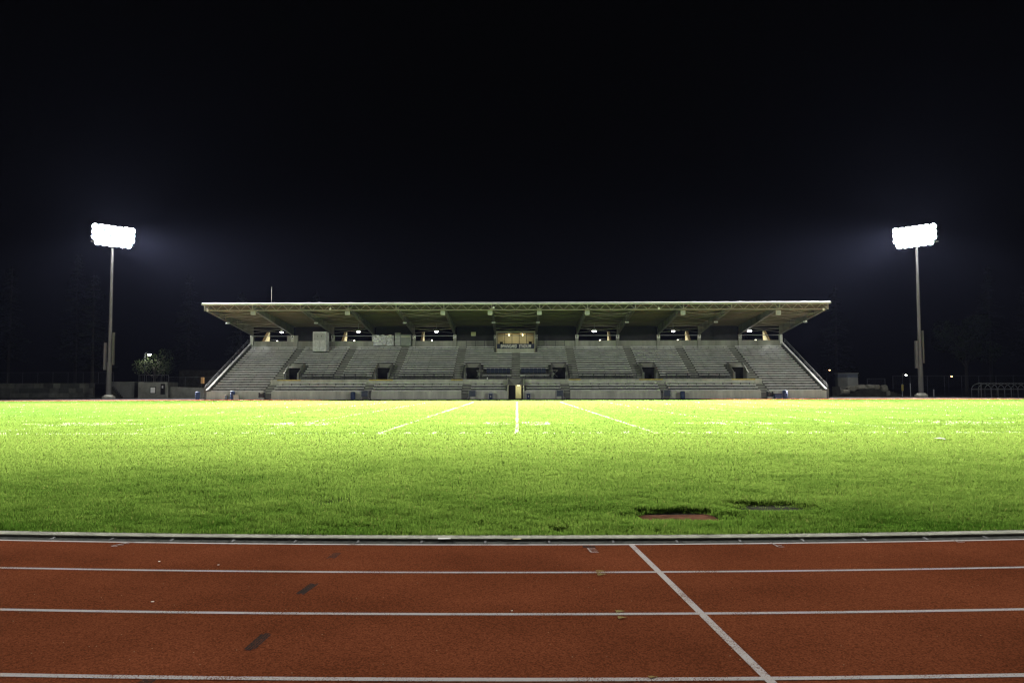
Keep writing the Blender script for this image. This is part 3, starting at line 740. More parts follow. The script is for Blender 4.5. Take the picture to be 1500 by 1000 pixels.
fr.box(x0 + .222, x1 - .222, yf + .05, yf + .112, zw1 + .001, zw1 + .07); fr.build('window_frame', 'black', pbx)
for k in range(5): MB().box(xs_[k] + .037, xs_[k + 1] - .037, yf + .076, yf + .084, zs1 + .002, zw1 - .002).build('window_pane', 'glass', pbx)
for xx in (0.33, 0.68):
    b = MB(); xc = x0 + (x1 - x0) * xx; b.lathe((xc, yf + 1.4, z1 - .42), [(.04, .02), (.09, .03), (.09, .058)], 12); b.build('ceiling_lamp', 'warm', pbx)
    ld = bpy.data.lights.new('press_light', 'POINT'); ld.energy = 42; ld.color = (1, .9, .55); ld.shadow_soft_size = .1
    lo = bpy.data.objects.new('press_light', ld); COL.objects.link(lo); lo.location = (xc, yf + 1.4, z1 - .6)
ds = MB()
for q in (0.06, 0.86): ds.box(x0 + .25 + (x1 - x0) * q * .93, x0 + .25 + (x1 - x0) * (q + .08) * .93, yf + .5, yf + .9, zs1 - .24, zs1 + .35)
ds.build('monitor', 'black', pbx)
sg = thing('name_board', 'long navy board with white stadium lettering across the front of the press box', 'sign', ((x0 + x1) / 2, yf, zs0))
MB().box(x0 + .16, x1 - .16, yf - .07, yf - .004, zs0, zs1).build('board', 'signnavy', sg)
t1 = text_obj('lettering', 'SWANGARD', 0.70, 'white', (P(745.3, 507.3, yf).x, yf - .085, (zs0 + zs1) / 2 - .02), sg, bold=0.02, wide=0.645, shear=0.08)
t2 = text_obj('lettering', 'STADIUM', 0.70, 'white', (P(769, 507.3, yf).x, yf - .085, (zs0 + zs1) / 2 - .02), sg, bold=0.02, wide=0.645, shear=0.08)

# section signs on the columns
letters = 'ABBCCDDEEFFG'
names = {'A': 'wide grey pier near the left end', 'G': 'last inner column at the right end'}
for i, L_ in enumerate(letters):
    k = i + 1; x = colX[k]; z = 9.75
    if L_ in 'AG': lab = f'small white sign with letter {L_} on the ' + names[L_]
    else: lab = f'small white sign with letter {L_} on a grandstand column, ' + ('left' if i % 2 == 1 else 'right') + f' of the two {L_} signs'
    s_ = thing('section_sign', lab, 'sign', (x, BACK - .53, z - .5), 'section letter signs on the columns')
    yy = BACK - (0.425 if k == 1 else 0.505)
    m = MB(); m.box(x - .24, x + .24, yy - .03, yy - .002, z - .28, z + .28); m.build('panel', 'white', s_)
    text_obj('letter', L_, 0.56, 'black', (x, yy - .035, z), s_, bold=0.015, depth=.004)
    if k in (1, 2, 3):
        m = MB(); m.box(x - .2, x + .2, yy - .03, yy - .002, z - .72, z - .36); m.build('lower_panel', 'offwhite', s_)

# ------------------------------------------------------------------ things on the stand
bx = thing('camera_booth', 'tall silver wrapped booth standing on the upper left benches', 'booth', P(468, 514.5, 126.5))
a, b = P(458, 514.5, 126.5), P(478, 485.6, 126.5); w = b.x - a.x
MB().box(a.x, b.x, 126.5, 128.4, a.z, b.z).build('shell', 'boxsilver', bx)
m = MB(); zz = a.z + (b.z - a.z) * .57
m.box(a.x + .14, b.x - .14, 126.44, 126.496, zz, b.z - .22); m.build('upper_panel', 'boxgrey', bx)
m = MB()
for q in (.36, .62): m.box(a.x + w * q, a.x + w * q + .07, 126.41, 126.437, b.z - .85, b.z - .6)
m.build('latch', 'black', bx)
m = MB(); m.box(a.x + .1, b.x - .1, 126.46, 126.497, a.z + .75, zz - .08); m.build('foil_band', 'bandsilver', bx)
m = MB(); m.box(a.x + w * .5 - .02, a.x + w * .5 + .02, 126.43, 126.458, a.z + .05, zz - .1); m.build('seam', 'boxgrey', bx)
# rumpled foil sheet
a, b = P(547, 506.3, 130.2), P(577, 490.2, 130.2); nx_, nz_ = 40, 20
vs = []; 
for j in range(nz_ + 1):
    for i in range(nx_ + 1):
        u, w_ = i / nx_, j / nz_; f1 = vnoise(np.array([u * 9.0 + w_ * 2]), np.array([w_ * 5.0]), 1, 90)[0]; f2 = vnoise(np.array([u * 22.0]), np.array([w_ * 9.0 + u * 6]), 1, 91)[0]
        vs.append((a.x + (b.x - a.x) * u, 130.1 - .22 * f1 - .12 * f2, a.z + (b.z - a.z) * w_ * (0.96 + .05 * math.sin(u * 17))))
fs = [(j * (nx_ + 1) + i, j * (nx_ + 1) + i + 1, (j + 1) * (nx_ + 1) + i + 1, (j + 1) * (nx_ + 1) + i) for j in range(nz_) for i in range(nx_)]
fo = MB().add(vs, fs); fo.box(a.x + .02, b.x - .02, 130.12, 130.2, a.z, b.z - .1)
tag(fo.build('foil_sheet', 'foil', at=(a.x, 130.2, a.z), smooth=False), 'crumpled silver foil sheet hung over the back of the top rows', 'foil sheet')
cb = thing('control_cabin', 'narrow grey-green cabin with a door on the top row beside the foil sheet', 'cabin', P(590, 506.5, 130.0))
a, b, c_ = P(578.5, 506.5, 130.0), P(586.5, 487, 130.0), P(602, 489.5, 130.0)
MB().box(a.x, b.x, 129.9, 130.6, a.z, b.z).build('block_pier', 'boxgrey', cb)
MB().box(b.x + .01, c_.x, 130.0, 130.6, a.z, c_.z).build('door', 'greendoor', cb)
m = MB(); m.box(b.x + .1, c_.x - .1, 129.96, 129.997, c_.z - .45, c_.z - .3); m.build('door_trim', 'offwhite', cb)
m = MB()
for q in range(1, 4): m.box(a.x + .02, b.x - .02, 129.88, 129.897, a.z + (b.z - a.z) * q / 4 - .015, a.z + (b.z - a.z) * q / 4 + .015)
m.build('block_joint', 'bracket', cb)
yp = P(693.5, 489, BACK + .2)
m = MB(); m.box(yp.x - .38, yp.x + .38, BACK + .20, BACK + .25, yp.z - .3, yp.z + .3); tag(m.build('notice_sign', 'exitp', at=(yp.x, BACK + .2, yp.z)), 'dim yellow notice panel on the dark screen left of the press box', 'sign')
# navy seats either side of the centre stair
for side, (a, b) in (('left', (712.5, 747.5)), ('right', (763, 799.5))):
    for r_ in (7, 8):
        xa, xb = P(a, 540, rowY(r_)).x, P(b, 540, rowY(r_)).x; nS = 6
        for k in range(nS):
            xc = xa + (xb - xa) * (k + .5) / nS; w = (xb - xa) / nS * .46; y = rowY(r_); z = seatZ(r_)
            t = thing('folding_seat', f'navy folding seat in the {"front" if r_ == 7 else "rear"} row of the block just {side} of the central stair', 'seat', (xc, y, floorZ(r_)), f'navy seats {side} of the central stair, {"front" if r_ == 7 else "rear"} row')
            m = MB(); m.box(xc - w, xc + w, y - .2, y + .15, z - .06, z); m.build('seat', 'navy', t)
            m = MB(); m.prism([(xc - w, y + .14, z - .12), (xc - w, y + .18, z - .12), (xc - w, y + .26, z + .30), (xc - w, y + .22, z + .30)], (2 * w, 0, 0)); m.build('backrest', 'navy', t)
            m = MB(); m.box(xc - .04, xc + .04, y - .1, y + .12, floorZ(r_) + .003, z - .062); m.build('leg', 'bracket', t)
# hanging lamps under the roof
def lamp_label(i): return ['left end bay', 'second braced bay from the left', 'braced bay left of the press box', 'braced bay right of the press box', 'second braced bay from the right', 'right end bay'][i]
for i, (x, y, r) in enumerate(((412.5, 486, .26), (525, 485.5, .30), (639.5, 485.2, .30), (870.5, 484.5, .38), (986, 484.5, .28), (1098, 484.2, .34))):
    c = P(x, y, 127.5); t = thing('pendant_lamp', f'lit white oval lamp under the roof, {lamp_label(i)}', 'lamp', c, 'lit lamps under the roof')
    m = MB(); m.lathe((c.x, c.y, c.z), [(.08, .36), (r * .6, .30), (r * 1.05, .1), (r * 1.08, .0)], 16); m.tube((c.x, c.y, c.z + .3), (c.x, c.y, beamZ(127.5) + 1.2), .025, n=6); m.build('housing', 'galv', t, smooth=True)
    m = MB(); m.lathe((c.x, c.y, c.z), [(r * .5, -.16), (r * .9, -.1), (r, 0.0), (r * .98, .05)], 16); m.build('lens', 'hang', t, smooth=True)
    ld = bpy.data.lights.new('pendant_light', 'POINT'); ld.energy = 16; ld.shadow_soft_size = .25
    lo = bpy.data.objects.new('pendant_light', ld); COL.objects.link(lo); lo.location = (c.x, c.y, c.z - .45)
# loudspeakers at the front ends of the roof beams
ordn = ['leftmost', 'second from left', 'third from left', 'fourth from left', 'first right of the press box', 'fourth from right', 'third from right', 'second from right', 'rightmost']
for i, x in enumerate((371.5, 509.5, 649, 718, 790, 860, 0, 1000, 1139.5)):
    if not x: continue
    c = P(x, 459, RF + .9); t = thing('loudspeaker', f'pale loudspeaker hung below the roof edge truss, {ordn[i]}', 'speaker', (c.x, c.y, c.z - .4), 'loudspeakers under the roof edge')
    s_ = -1 if x > 757 else 1
    m = MB(); m.prism([(c.x - .32, c.y - .3, c.z - .22), (c.x + .32, c.y - .3, c.z - .22), (c.x + .22, c.y + .3, c.z - .22), (c.x - .22, c.y + .3, c.z - .22)], (0, 0, .62)); m.build('cabinet', 'offwhite', t)
    m = MB(); m.box(c.x - .26, c.x + .26, c.y - .33, c.y - .303, c.z - .16, c.z + .34); m.build('grille', 'boxgrey', t)
    m = MB()
    for q in (-.2, .2): m.tube((c.x + q, c.y, c.z + .39), (c.x + q, c.y, 12.6), .025, n=6)
    m.build('bracket', 'steel', t)
for i, x in enumerate((346, 469, 595, 723, 786.5, 915, 1041, 1164)):
    k = [0, 2, 4, 6, 7, 9, 11, 13][i]
    yy = 119.5; zc = beamZ(yy) - .15; c = Vector((colX[k], yy, zc))
    lab = ['end beam on the far left', 'first paired beam left', 'beam above the grey-green cabin', 'beam just left of the press box', 'beam just right of the press box', 'beam right of the brightest hanging lamp', 'paired beam near the right end', 'end beam on the far right'][i]
    t = thing('beam_floodlight', f'small unlit white floodlight under the {lab}', 'floodlight', (c.x, c.y, c.z - .15), 'small floodlights under the roof beams')
    m = MB(); m.prism([(c.x - .26, c.y - .16, c.z - .16), (c.x + .26, c.y - .16, c.z - .16), (c.x + .26, c.y + .14, c.z - .02), (c.x + .26, c.y + .14, c.z + .08), (c.x - .26, c.y + .14, c.z + .08), (c.x - .26, c.y + .14, c.z - .02)][0:2] + [(c.x + .26, c.y + .14, c.z - .05), (c.x - .26, c.y + .14, c.z - .05)], (0, 0, .17)); m.build('housing', 'white', t)
    m = MB(); m.box(c.x - .22, c.x + .22, c.y - .19, c.y - .163, c.z - .14, c.z - .01); m.build('lens', 'galv', t)
for i, (x, y) in enumerate(((484, 452), (723, 450), (965, 451), (304.5, 454.5), (1206, 452.6))):
    c = P(x, y, RF - .15); lab = ['left of the middle', 'above the left side of the press box', 'right of the middle', 'far left corner', 'far right corner'][i]
    t = thing('truss_spotlight', f'tiny pale spotlight on the roof truss, {lab}', 'spotlight', (c.x, c.y, c.z), 'spotlights on the roof edge truss')
    m = MB(); m.tube((c.x, c.y - .16, c.z - .06), (c.x, c.y + .1, c.z + .04), .15, .10, n=12); m.build('housing', 'white', t)
    m = MB(); m.bar((c.x, c.y + .05, c.z + .05), (c.x, c.y + .12, c.z + .4), .05); m.build('bracket', 'steel', t)
c = P(398, 443, 122); tp = P(398, 419.5, 122)
m = MB(); m.tube((c.x, 122, 12.2), (tp.x, 122, tp.z), .035, .02, n=6); m.box(c.x - .12, c.x + .12, 121.88, 122.12, 12.25, 12.45); tag(m.build('antenna', 'beam', at=(c.x, 122, 12.3)), 'thin upright antenna rod on the left part of the stand roof', 'antenna')

# ------------------------------------------------------------------ things along the front wall
def bin_drum(px, Y, label, h=1.0, r=.33, group='blue barrels near the stand'):
    c = G(px, 583.6); x = P(px, 583, Y).x
    t = thing('barrel', label, 'barrel', (x, Y, 0), group)
    m = MB(); m.lathe((x, Y, 0), [(r * .92, 0), (r, .06), (r, .3), (r * 1.05, .33), (r, .36), (r, .62), (r * 1.05, .65), (r, .68), (r * .97, h * .86)], 18); m.build('drum', 'bluebin', t, smooth=True)
    m = MB(); m.lathe((x, Y, h * .862), [(r * 1.06, 0), (r * 1.06, .05), (r * .8, .14), (r * .3, .17)], 18); m.build('lid', 'bluebin', t, smooth=True); return t
bin_drum(289.5, 112.5, 'blue barrel standing just outside the left end of the stand', 1.05)
bin_drum(340.5, 110.9, 'blue barrel between two pale cubes at the left of the front wall', 1.15)
bin_drum(517, 110.9, 'blue barrel left of a slate gate panel, third barrel from the left', 1.0)
bin_drum(1000, 110.9, 'blue barrel right of a slate gate panel on the right half of the front wall', 1.0)
bin_drum(1150, 110.9, 'blue barrel at the right end of the front wall beside a blue chest', 1.1)
for px, side in ((719, 'left'), (774, 'right')):
    x = P(px, 583, 111.0).x; Y_ = 111.0
    t = thing('dome_bin', f'grey hooded bin with a blue front {side} of the central tunnel', 'bin', (x, Y_, 0), 'hooded bins beside the central tunnel')
    m = MB(); n = 10; poly = [(x - .40, Y_, 0), (x + .40, Y_, 0)] + [(x + .40 * math.cos(math.pi * q / n), Y_, .62 + .36 * math.sin(math.pi * q / n)) for q in range(n + 1)]
    m.prism(poly, (0, .6, 0)); m.build('hood', 'boxgrey', t)
    m = MB(); m.lathe((x, Y_ - .1, 0), [(.2, 0), (.22, .1), (.22, .6), (.26, .62), (.26, .72)], 14); m.build('bin_front', 'bluebin', t, smooth=True)
    m = MB(); m.box(x - .06, x + .06, Y_ - .36, Y_ - .34, .25, .5); m.build('badge', 'offwhite', t)
for px, lab in ((326.5, 'left one of the two'), (346.5, 'right one of the two, by the barrel')):
    c = P(px, 583, 110.6); m = MB(); m.box(c.x - .36, c.x + .36, 110.4, 111.0, 0, .56); m.box(c.x - .39, c.x + .39, 110.37, 111.03, .563, .63)
    tag(m.build('storage_cube', 'offwhite', at=(c.x, 110.7, 0)), f'pale cube box on the far track edge, {lab}', 'box', 'pale cube boxes by the front wall')
for px, lab in ((534, 'right of the third barrel from the left'), (692, 'left of the left hooded bin'), (820, 'right of the right hooded bin'), (977.5, 'left of the barrel on the right half')):
    Y_ = FW - .25; a, b = P(px - 4.6, 580, Y_), P(px + 4.6, 572.3, Y_)
    t = thing('gate_panel', f'slate blue gate panel on legs, {lab}', 'gate', ((a.x + b.x) / 2, Y_, 0), 'slate gate panels at the wall openings')
    m = MB(); m.box(a.x, b.x, Y_, Y_ + .05, .36, 1.14); m.build('panel', 'gate', t)
    m = MB(); m.tube((a.x - .05, Y_ + .02, 0), (a.x - .05, Y_ + .02, 1.2), .035); m.tube((b.x + .05, Y_ + .02, 0), (b.x + .05, Y_ + .02, 1.2), .035); m.tube((a.x - .05, Y_ + .02, 1.19), (b.x + .05, Y_ + .02, 1.19), .03)
    m.tube((b.x + .05, Y_ + .02, .35), (b.x + .35, Y_ - .35, 0), .035); m.tube((a.x - .05, Y_ + .02, .35), (a.x - .3, Y_ - .35, 0), .03); m.build('frame', 'galv', t)
for px, lab in ((383.5, 'left'), (1128, 'right')):
    Y_ = FW - .1; c = P(px, 583, Y_); t = thing('equipment_trolley', f'small dark trolley with a white top in the {lab} wall opening', 'trolley', (c.x, Y_, 0), 'trolleys in the outer wall openings')
    m = MB(); m.box(c.x - .42, c.x + .42, Y_ - .25, Y_ + .25, .28, .38)
    for q in (-.36, .36): m.box(c.x + q - .03, c.x + q + .03, Y_ - .2, Y_ + .2, .38, .98)
    m.build('frame', 'rail', t)
    m = MB(); m.box(c.x - .38, c.x + .40, Y_ - .28, Y_ + .26, 1.0, 1.07); m.build('top', 'white', t)
    m = MB(); m.box(c.x - .28, c.x + .18, Y_ - .16, Y_ + .2, .385, .78); m.build('load', 'bracket', t)
    m = MB()
    for q in (-.3, .3): m.tube((c.x + q, Y_ - .05, .14), (c.x + q + .06, Y_ - .05, .14), .14, n=14)
    m.build('wheel', 'black', t)
    m = MB(); m.box(c.x - .5, c.x + .45, Y_ - .5, Y_ - .3, 0, .22); tag(m.build('plinth_block', 'offwhite', at=(c.x, Y_ - .4, 0)), f'low pale block on the ground before the {lab} trolley', 'block')
c = P(1139.5, 583, 110.9); t = thing('storage_chest', 'low dark blue chest between trolley and barrel at the right end', 'chest', (c.x, 110.9, 0))
MB().box(c.x - .5, c.x + .42, 110.6, 111.3, 0, .55).build('body', 'bluebin', t); MB().box(c.x - .53, c.x + .45, 110.57, 111.33, .553, .66).build('lid', 'navy', t)
c = P(713.8, 558, WALK0 + .05); m = MB(); m.lathe((c.x, WALK0 + .15, WALKZ - .0), [(.07, 0), (.08, .02), (.08, .2), (.03, .27), (.03, .31)], 10)
tag(m.build('bottle', 'white', at=(c.x, WALK0 + .15, WALKZ)), 'small white bottle left on the walkway edge left of the tunnel', 'bottle')

# ------------------------------------------------------------------ floodlight masts
def mast(px_base, px_top, Y, side, aim):
    base = P(px_base, 582, Y); X0 = base.x; top = P(px_top, 346, Y); ZC = top.z; XT = X0
    t = thing('floodlight_mast', f'tall floodlight mast with a bank of blazing white lamps {side} of the grandstand', 'floodlight', (X0, Y, 0), 'floodlight masts beside the stand')
    m = MB(); m.tube((X0, Y, 0.6), (XT, Y, ZC + 1.6), .30, .14, n=28); m.tube((X0, Y, .6), (X0, Y, 5.6), .37, .355, n=28); m.build('pole', 'polep', t)
    m = MB(); m.lathe((X0, Y, 0), [(.95, 0), (.95, .32), (.7, .45), (.55, .6)], 20); m.build('base', 'offwhite', t)
    m = MB(); s = -1
    m.box(X0 - .78, X0 - .46, Y - .35, Y + .1, 4.4, 8.6); m.build('control_box', 'polep', t)
    m = MB(); m.box(X0 + .40, X0 + .62, Y - .1, Y + .3, 5.2, 10.2); m.build('cable_box', 'beam', t)
    d = Vector((aim[0] - X0, aim[1] - Y, 0)).normalized(); u = Vector((-d.y, d.x, 0))
    hw = 3.15
    m = MB(); rows = [ZC + 1.2, ZC + .4, ZC - .4, ZC - 1.2]
    for z in rows:
        c = Vector((XT, Y, z)); m.bar(c - u * hw + d * .05, c + u * hw + d * .05, .14, .14)
    for q in (-2.2, 0.0, 2.2):
        c = Vector((XT, Y, 0)) + u * q - d * .05; m.bar((c.x, c.y, rows[-1] - .3), (c.x, c.y, rows[0] + .3), .12, .12)
    m.build('crossarm', 'galv', t)
    tilt = Vector((d.x, d.y, -0.32)).normalized()
    for ri, z in enumerate(rows):
        for q in range(7 if ri < 3 else 6):
            off = -hw + .36 + q * .905 + (0.0 if ri < 3 else .45)
            c = Vector((XT, Y, z)) + u * off + d * .28
            m = MB(); m.tube(c, c + tilt * .34, .22, .40, n=16); m.tube(c + tilt * .34, c + tilt * .42, .405, .405, n=16, caps=False)
            m.bar(c, c - d * .25, .1, .1); o = m.build('lamp_head', 'galv', t)
            m = MB(); m.tube(c + tilt * .345, c + tilt * .46, .395, .34, n=16); m.build('lens', 'lens', o)
    for tgt, pw, ang, vs_ in aim[2]:
        ld = bpy.data.lights.new('floodlight', 'SPOT'); ld.energy = pw; ld.spot_size = R(ang); ld.spot_blend = 1.0; ld.shadow_soft_size = 1.8; ld.color = (1, .985, .94)
        lo = bpy.data.objects.new('floodlight', ld); COL.objects.link(lo); lo.location = Vector((XT, Y, ZC)) + d * 2.6
        v = Vector(tgt) - lo.location; lo.rotation_euler = v.to_track_quat('-Z', 'Y').to_euler(); lo.scale = (1, vs_, 1)
PW = 5.0e6; PO = 1.8e6; PS = 0.9e6
mast(159, 164, 125.0, 'left', (0, 60, [((-8.0, 86.5, 4.6), PW, 68, .46), ((-45.5, 55, -3), PO, 50, .5), ((-14, 8, 14), PS, 146, 1)]))
mast(1349.5, 1343, 125.0, 'right', (0, 60, [((8.0, 86.5, 4.6), PW, 68, .46), ((45.5, 55, -3), PO, 50, .5), ((14, 8, 14), PS, 146, 1)]))

near = 1.25e5
for tgt, px in (((-8, 85, 0), -62.5), ((8, 85, 0), 62.5)):      # the matching pair of masts on the camera's side of the field, outside the frame
    ld = bpy.data.lights.new('near_floodlight', 'SPOT'); ld.energy = near; ld.spot_size = R(86); ld.spot_blend = 1.0; ld.shadow_soft_size = 1.8; ld.color = (1, .985, .94)
    lo = bpy.data.objects.new('near_floodlight', ld); COL.objects.link(lo); lo.location = (px, -14, 25); lo.rotation_euler = (Vector(tgt) - lo.location).to_track_quat('-Z', 'Y').to_euler()
# ------------------------------------------------------------------ background left
def fence(x0, x1, Y, z0, h, label, step=2.6, m='grail'):
    t = thing('chain_link_fence', label, 'fence', ((x0 + x1) / 2, Y, z0)); n = max(1, round((x1 - x0) / step))
    for k in range(n + 1): xx = x0 + (x1 - x0) * k / n; MB().tube((xx, Y, z0), (xx, Y, z0 + h), .035, n=6).build('post', m, t)
    r = MB(); r.tube((x0, Y, z0 + h), (x1, Y, z0 + h), .025, n=6); r.tube((x0, Y, z0 + .05), (x1, Y, z0 + .05), .02, n=6); r.build('rail', m, t)
    w = MB(); d_ = .32; nn = int((x1 - x0) / d_)
    for k in range(-int(h / d_), nn + 1):
        for sg in (1, -1):
            a = [x0 + k * d_, z0] if sg == 1 else [x0 + k * d_, z0 + h]; b = [a[0] + h, z0 + h] if sg == 1 else [a[0] + h, z0]
            if a[0] < x0: f_ = (x0 - a[0]) / h; a = [x0, a[1] + (b[1] - a[1]) * f_]
            if b[0] > x1: f_ = (b[0] - x1) / h; b = [x1, b[1] + (a[1] - b[1]) * min(1, f_)]
            if b[0] - a[0] > .05: w.bar((a[0], Y + .01 * sg, a[1]), (b[0], Y + .01 * sg, b[1]), .008)
    w.build('wire_mesh', 'rail', t); return t
YL = 134.0
a, b = P(-60, 580, YL), P(137, 561, YL); zt = b.z
w = MB(); w.box(a.x, b.x, YL, YL + .5, -.03, zt); w.cur = 0
rows_ = 3; hh = zt / rows_
for r_ in range(rows_):
    x = a.x - random.random()
    while x < b.x:
        L_ = random.choice((1.2, 1.6, 1.6, 2.2)); xe = min(x + L_, b.x)
        if xe - max(x, a.x) > .2:
            w.cur = random.choice((0, 1, 2)); q = random.uniform(.03, .10); w.box(max(x, a.x) + .02, xe - .02, YL - q, YL - .002, r_ * hh + .02, (r_ + 1) * hh - .02)
        x = xe
w.cur = 0
blk = [mat('block_mid', (.10, .105, .095), .95, .4, .7), mat('block_pale', (.145, .15, .13), .95, .4, .7), mat('block_dark', (.06, .065, .06), .95, .4, .7)]
tag(w.build('retaining_wall', blk, at=((a.x + b.x) / 2, YL, 0)), 'low stone block retaining wall at the far left edge behind the track', 'wall')
fence(a.x, b.x + 3, YL + .6, zt - .1, 1.9, 'tall chain link fence on top of the far left block wall')
# pale shed with a stair in front
a, b = P(176, 581, YL + 1), P(197, 560, YL + 1)
t = thing('shed', 'pale boarded shed wall beside the left mast with an outside stair', 'shed', ((a.x + b.x) / 2, YL + 1, 0))
m = MB(); m.box(P(160, 570, YL + 1).x, b.x, YL + 1, YL + 4, -.03, b.z); m.build('wall', 'siding', t)
m = MB()
for q in np.arange(P(160, 570, YL + 1).x + .3, b.x, .45): m.box(q, q + .05, YL + .96, YL + .997, .02, b.z - .05)
m.build('batten', 'siding', t)
m = MB(); m.box(P(160, 570, YL + 1).x - .1, b.x + .15, YL + .85, YL + 4.1, b.z + .002, b.z + .12); m.build('roof_edge', 'block', t)
sa, sb = P(158, 561, YL + .4), P(178, 581.5, YL + .4); m = MB(); n = 9
for k in range(n):
    xx = sa.x + (sb.x - sa.x) * k / n; zz = sa.z * (1 - k / n); m.box(xx, xx + (sb.x - sa.x) / n - .004, YL - .3, YL + .8, 0, zz)
m.build('stair', 'mulch', t)
m = MB()
for dz in (.5, .95): m.tube((sa.x, YL - .25, sa.z + dz), (sb.x, YL - .25, dz * .9), .03, n=6)
for k in range(6): q = k / 5; m.tube((sa.x + (sb.x - sa.x) * q, YL - .25, sa.z * (1 - q)), (sa.x + (sb.x - sa.x) * q, YL - .25, sa.z * (1 - q) + .95), .025, n=6)
m.build('stair_rail', 'grail', t)
# concrete hut with notice board
a, b = P(202, 583, YL - 2), P(246, 559.5, YL - 2)
hut = thing('concrete_hut', 'low flat concrete hut with a railed roof left of the grandstand', 'hut', ((a.x + b.x) / 2, YL - 2, 0))
MB().box(a.x, b.x, YL - 2, YL + 2, -.03, b.z).build('wall', 'block', hut)
m = MB()
for q in range(5): xx = a.x + (b.x - a.x) * q / 4; m.tube((xx, YL - 1.8, b.z), (xx, YL - 1.8, b.z + 1.15), .035, n=6)
m.tube((a.x, YL - 1.8, b.z + 1.15), (b.x, YL - 1.8, b.z + 1.15), .03, n=6); m.tube((a.x, YL - 1.8, b.z + .1), (b.x, YL - 1.8, b.z + .1), .03, n=6)
for q in np.arange(a.x, b.x, .3): m.tube((q, YL - 1.8, b.z + .1), (q, YL - 1.8, b.z + 1.15), .012, n=4)
m.build('roof_rail', 'grail', hut)
c0, c1 = P(219.5, 576.5, YL - 2.05), P(228.5, 566, YL - 2.05)
nb = thing('notice_board', 'white notice panel in a dark frame on the concrete hut wall', 'notice board', ((c0.x + c1.x) / 2, YL - 2.05, c0.z))
MB().box(c0.x, c1.x, YL - 2.08, YL - 2.003, c0.z, c1.z).build('frame', 'bracket', nb); MB().box(c0.x + .12, c1.x - .12, YL - 2.11, YL - 2.083, c0.z + .14, c1.z - .14).build('panel', 'white', nb)
c0, c1 = P(236, 577.5, YL - 2.05), P(241.5, 562, YL - 2.05)
eb = thing('electric_cabinet', 'tall dark cabinet on the concrete hut wall right of the notice board', 'cabinet', ((c0.x + c1.x) / 2, YL - 2.05, c0.z))
MB().box(c0.x, c1.x, YL - 2.3, YL - 2.003, c0.z, c1.z).build('case', 'dark', eb); MB().box(c0.x + .2, c1.x - .14, YL - 2.34, YL - 2.303, c1.z - .7, c1.z - .3).build('label_plate', 'boxgrey', eb)
a, b = P(246, 583, YL - 1), P(310, 566, YL - 1)
m = MB(); m.prism([(a.x + .01, YL - 1, -.03), (b.x, YL - 1, -.03), (b.x, YL - 1, b.z - .25), (a.x + .01, YL - 1, b.z)], (0, .4, 0))
tag(m.build('low_wall', 'block', at=((a.x + b.x) / 2, YL - 1, 0)), 'low plain concrete wall between the hut and the grandstand', 'wall')
m = MB(); c = P(300, 580, YL - 3); 
fence(P(246, 570, YL).x, P(318, 570, YL).x, YL + .3, b.z - .2, 1.8, 'chain link fence above the low wall next to the grandstand')
c = P(297, 557, 170); hs = thing('house', 'dark distant house with one small orange lit window behind the left end of the stand', 'house', (c.x, 170, 0))
MB().box(c.x - 5, c.x + 6, 170, 178, -.03, 5.4).build('wall', 'mulch', hs)
m = MB(); m.prism([(c.x - 5.5, 169.5, 5.4), (c.x - 5.5, 178.5, 5.4), (c.x - 5.5, 174, 7.6)], (12, 0, 0)); m.build('roof', 'dark', hs)
wn = MB().box(c.x - .35, c.x + .35, 169.94, 169.997, c.z - .65, c.z + .65).build('window', 'litwin', hs)
MB().box(c.x - .03, c.x + .03, 169.9, 169.938, c.z - .65, c.z + .65).build('window_bar', 'brownedge', wn)

# ------------------------------------------------------------------ trees
def leaf_cloud(mb, c, rx, rz, n, s):
    for _ in range(n):
        while True:
            p = Vector((random.uniform(-1, 1), random.uniform(-1, 1), random.uniform(-1, 1)))
            if p.length < 1: break
        q = Vector((c[0] + p.x * rx, c[1] + p.y * rx, c[2] + p.z * rz)); u = Vector((random.gauss(0, 1), random.gauss(0, 1), random.gauss(0, 1))).normalized(); w = u.orthogonal().normalized() * s * random.uniform(.5, 1.1); u = u * s * random.uniform(.6, 1.3)
        mb.add([q - u * .5 - w * .1, q + w * .4, q + u * .5, q - w * .4], [(0, 1, 2, 3)])
def conifer(x, y, h, label):
    t = thing('conifer_tree', label, 'tree', (x, y, 0), 'conifers in the dark behind the ground')
    m = MB(); m.tube((x, y, 0), (x + random.uniform(-.3, .3), y, h), .38, .05, n=8); m.build('trunk', 'bark', t)
    m = MB(); z = h * random.uniform(.18, .34)
    while z < h * .98:
        f = 1 - (z - h * .2) / (h * .8); L_ = (.6 + 4.2 * f ** .8) * random.uniform(.7, 1.1)
        for k in range(5):
            az = random.random() * 6.28; d = Vector((math.cos(az), math.sin(az), 0)); u = Vector((-d.y, d.x, 0))
            for q in range(6):
                r0 = L_ * (q + .2) / 6; p = Vector((x, y, z)) + d * r0 + Vector((0, 0, -.28 * r0 + random.uniform(-.2, .2)))
                w = .75 * (1 - q / 8); a = random.uniform(-.7, .7); e = (d * math.cos(a) + u * math.sin(a)) * L_ / 4
                m.add([p - u * w * .5, p + e * .6 - u * w * .2 - Vector((0, 0, .3)), p + e, p + u * w * .5 - Vector((0, 0, .15))], [(0, 1, 2, 3)])
        z += random.uniform(.55, .95)
    m.build('crown', 'needles', t); return t
for i, (x, y, h) in enumerate(((-118, 178, 24), (-104, 165, 27), (-94, 172, 31), (-84, 160, 25), (-74, 182, 28), (-58, 170, 22), (-46, 185, 24))):
    conifer(x, y, h, f'dark tall conifer behind the left fence, {["first", "second", "third", "fourth", "fifth", "sixth", "seventh"][i]} from the left edge')
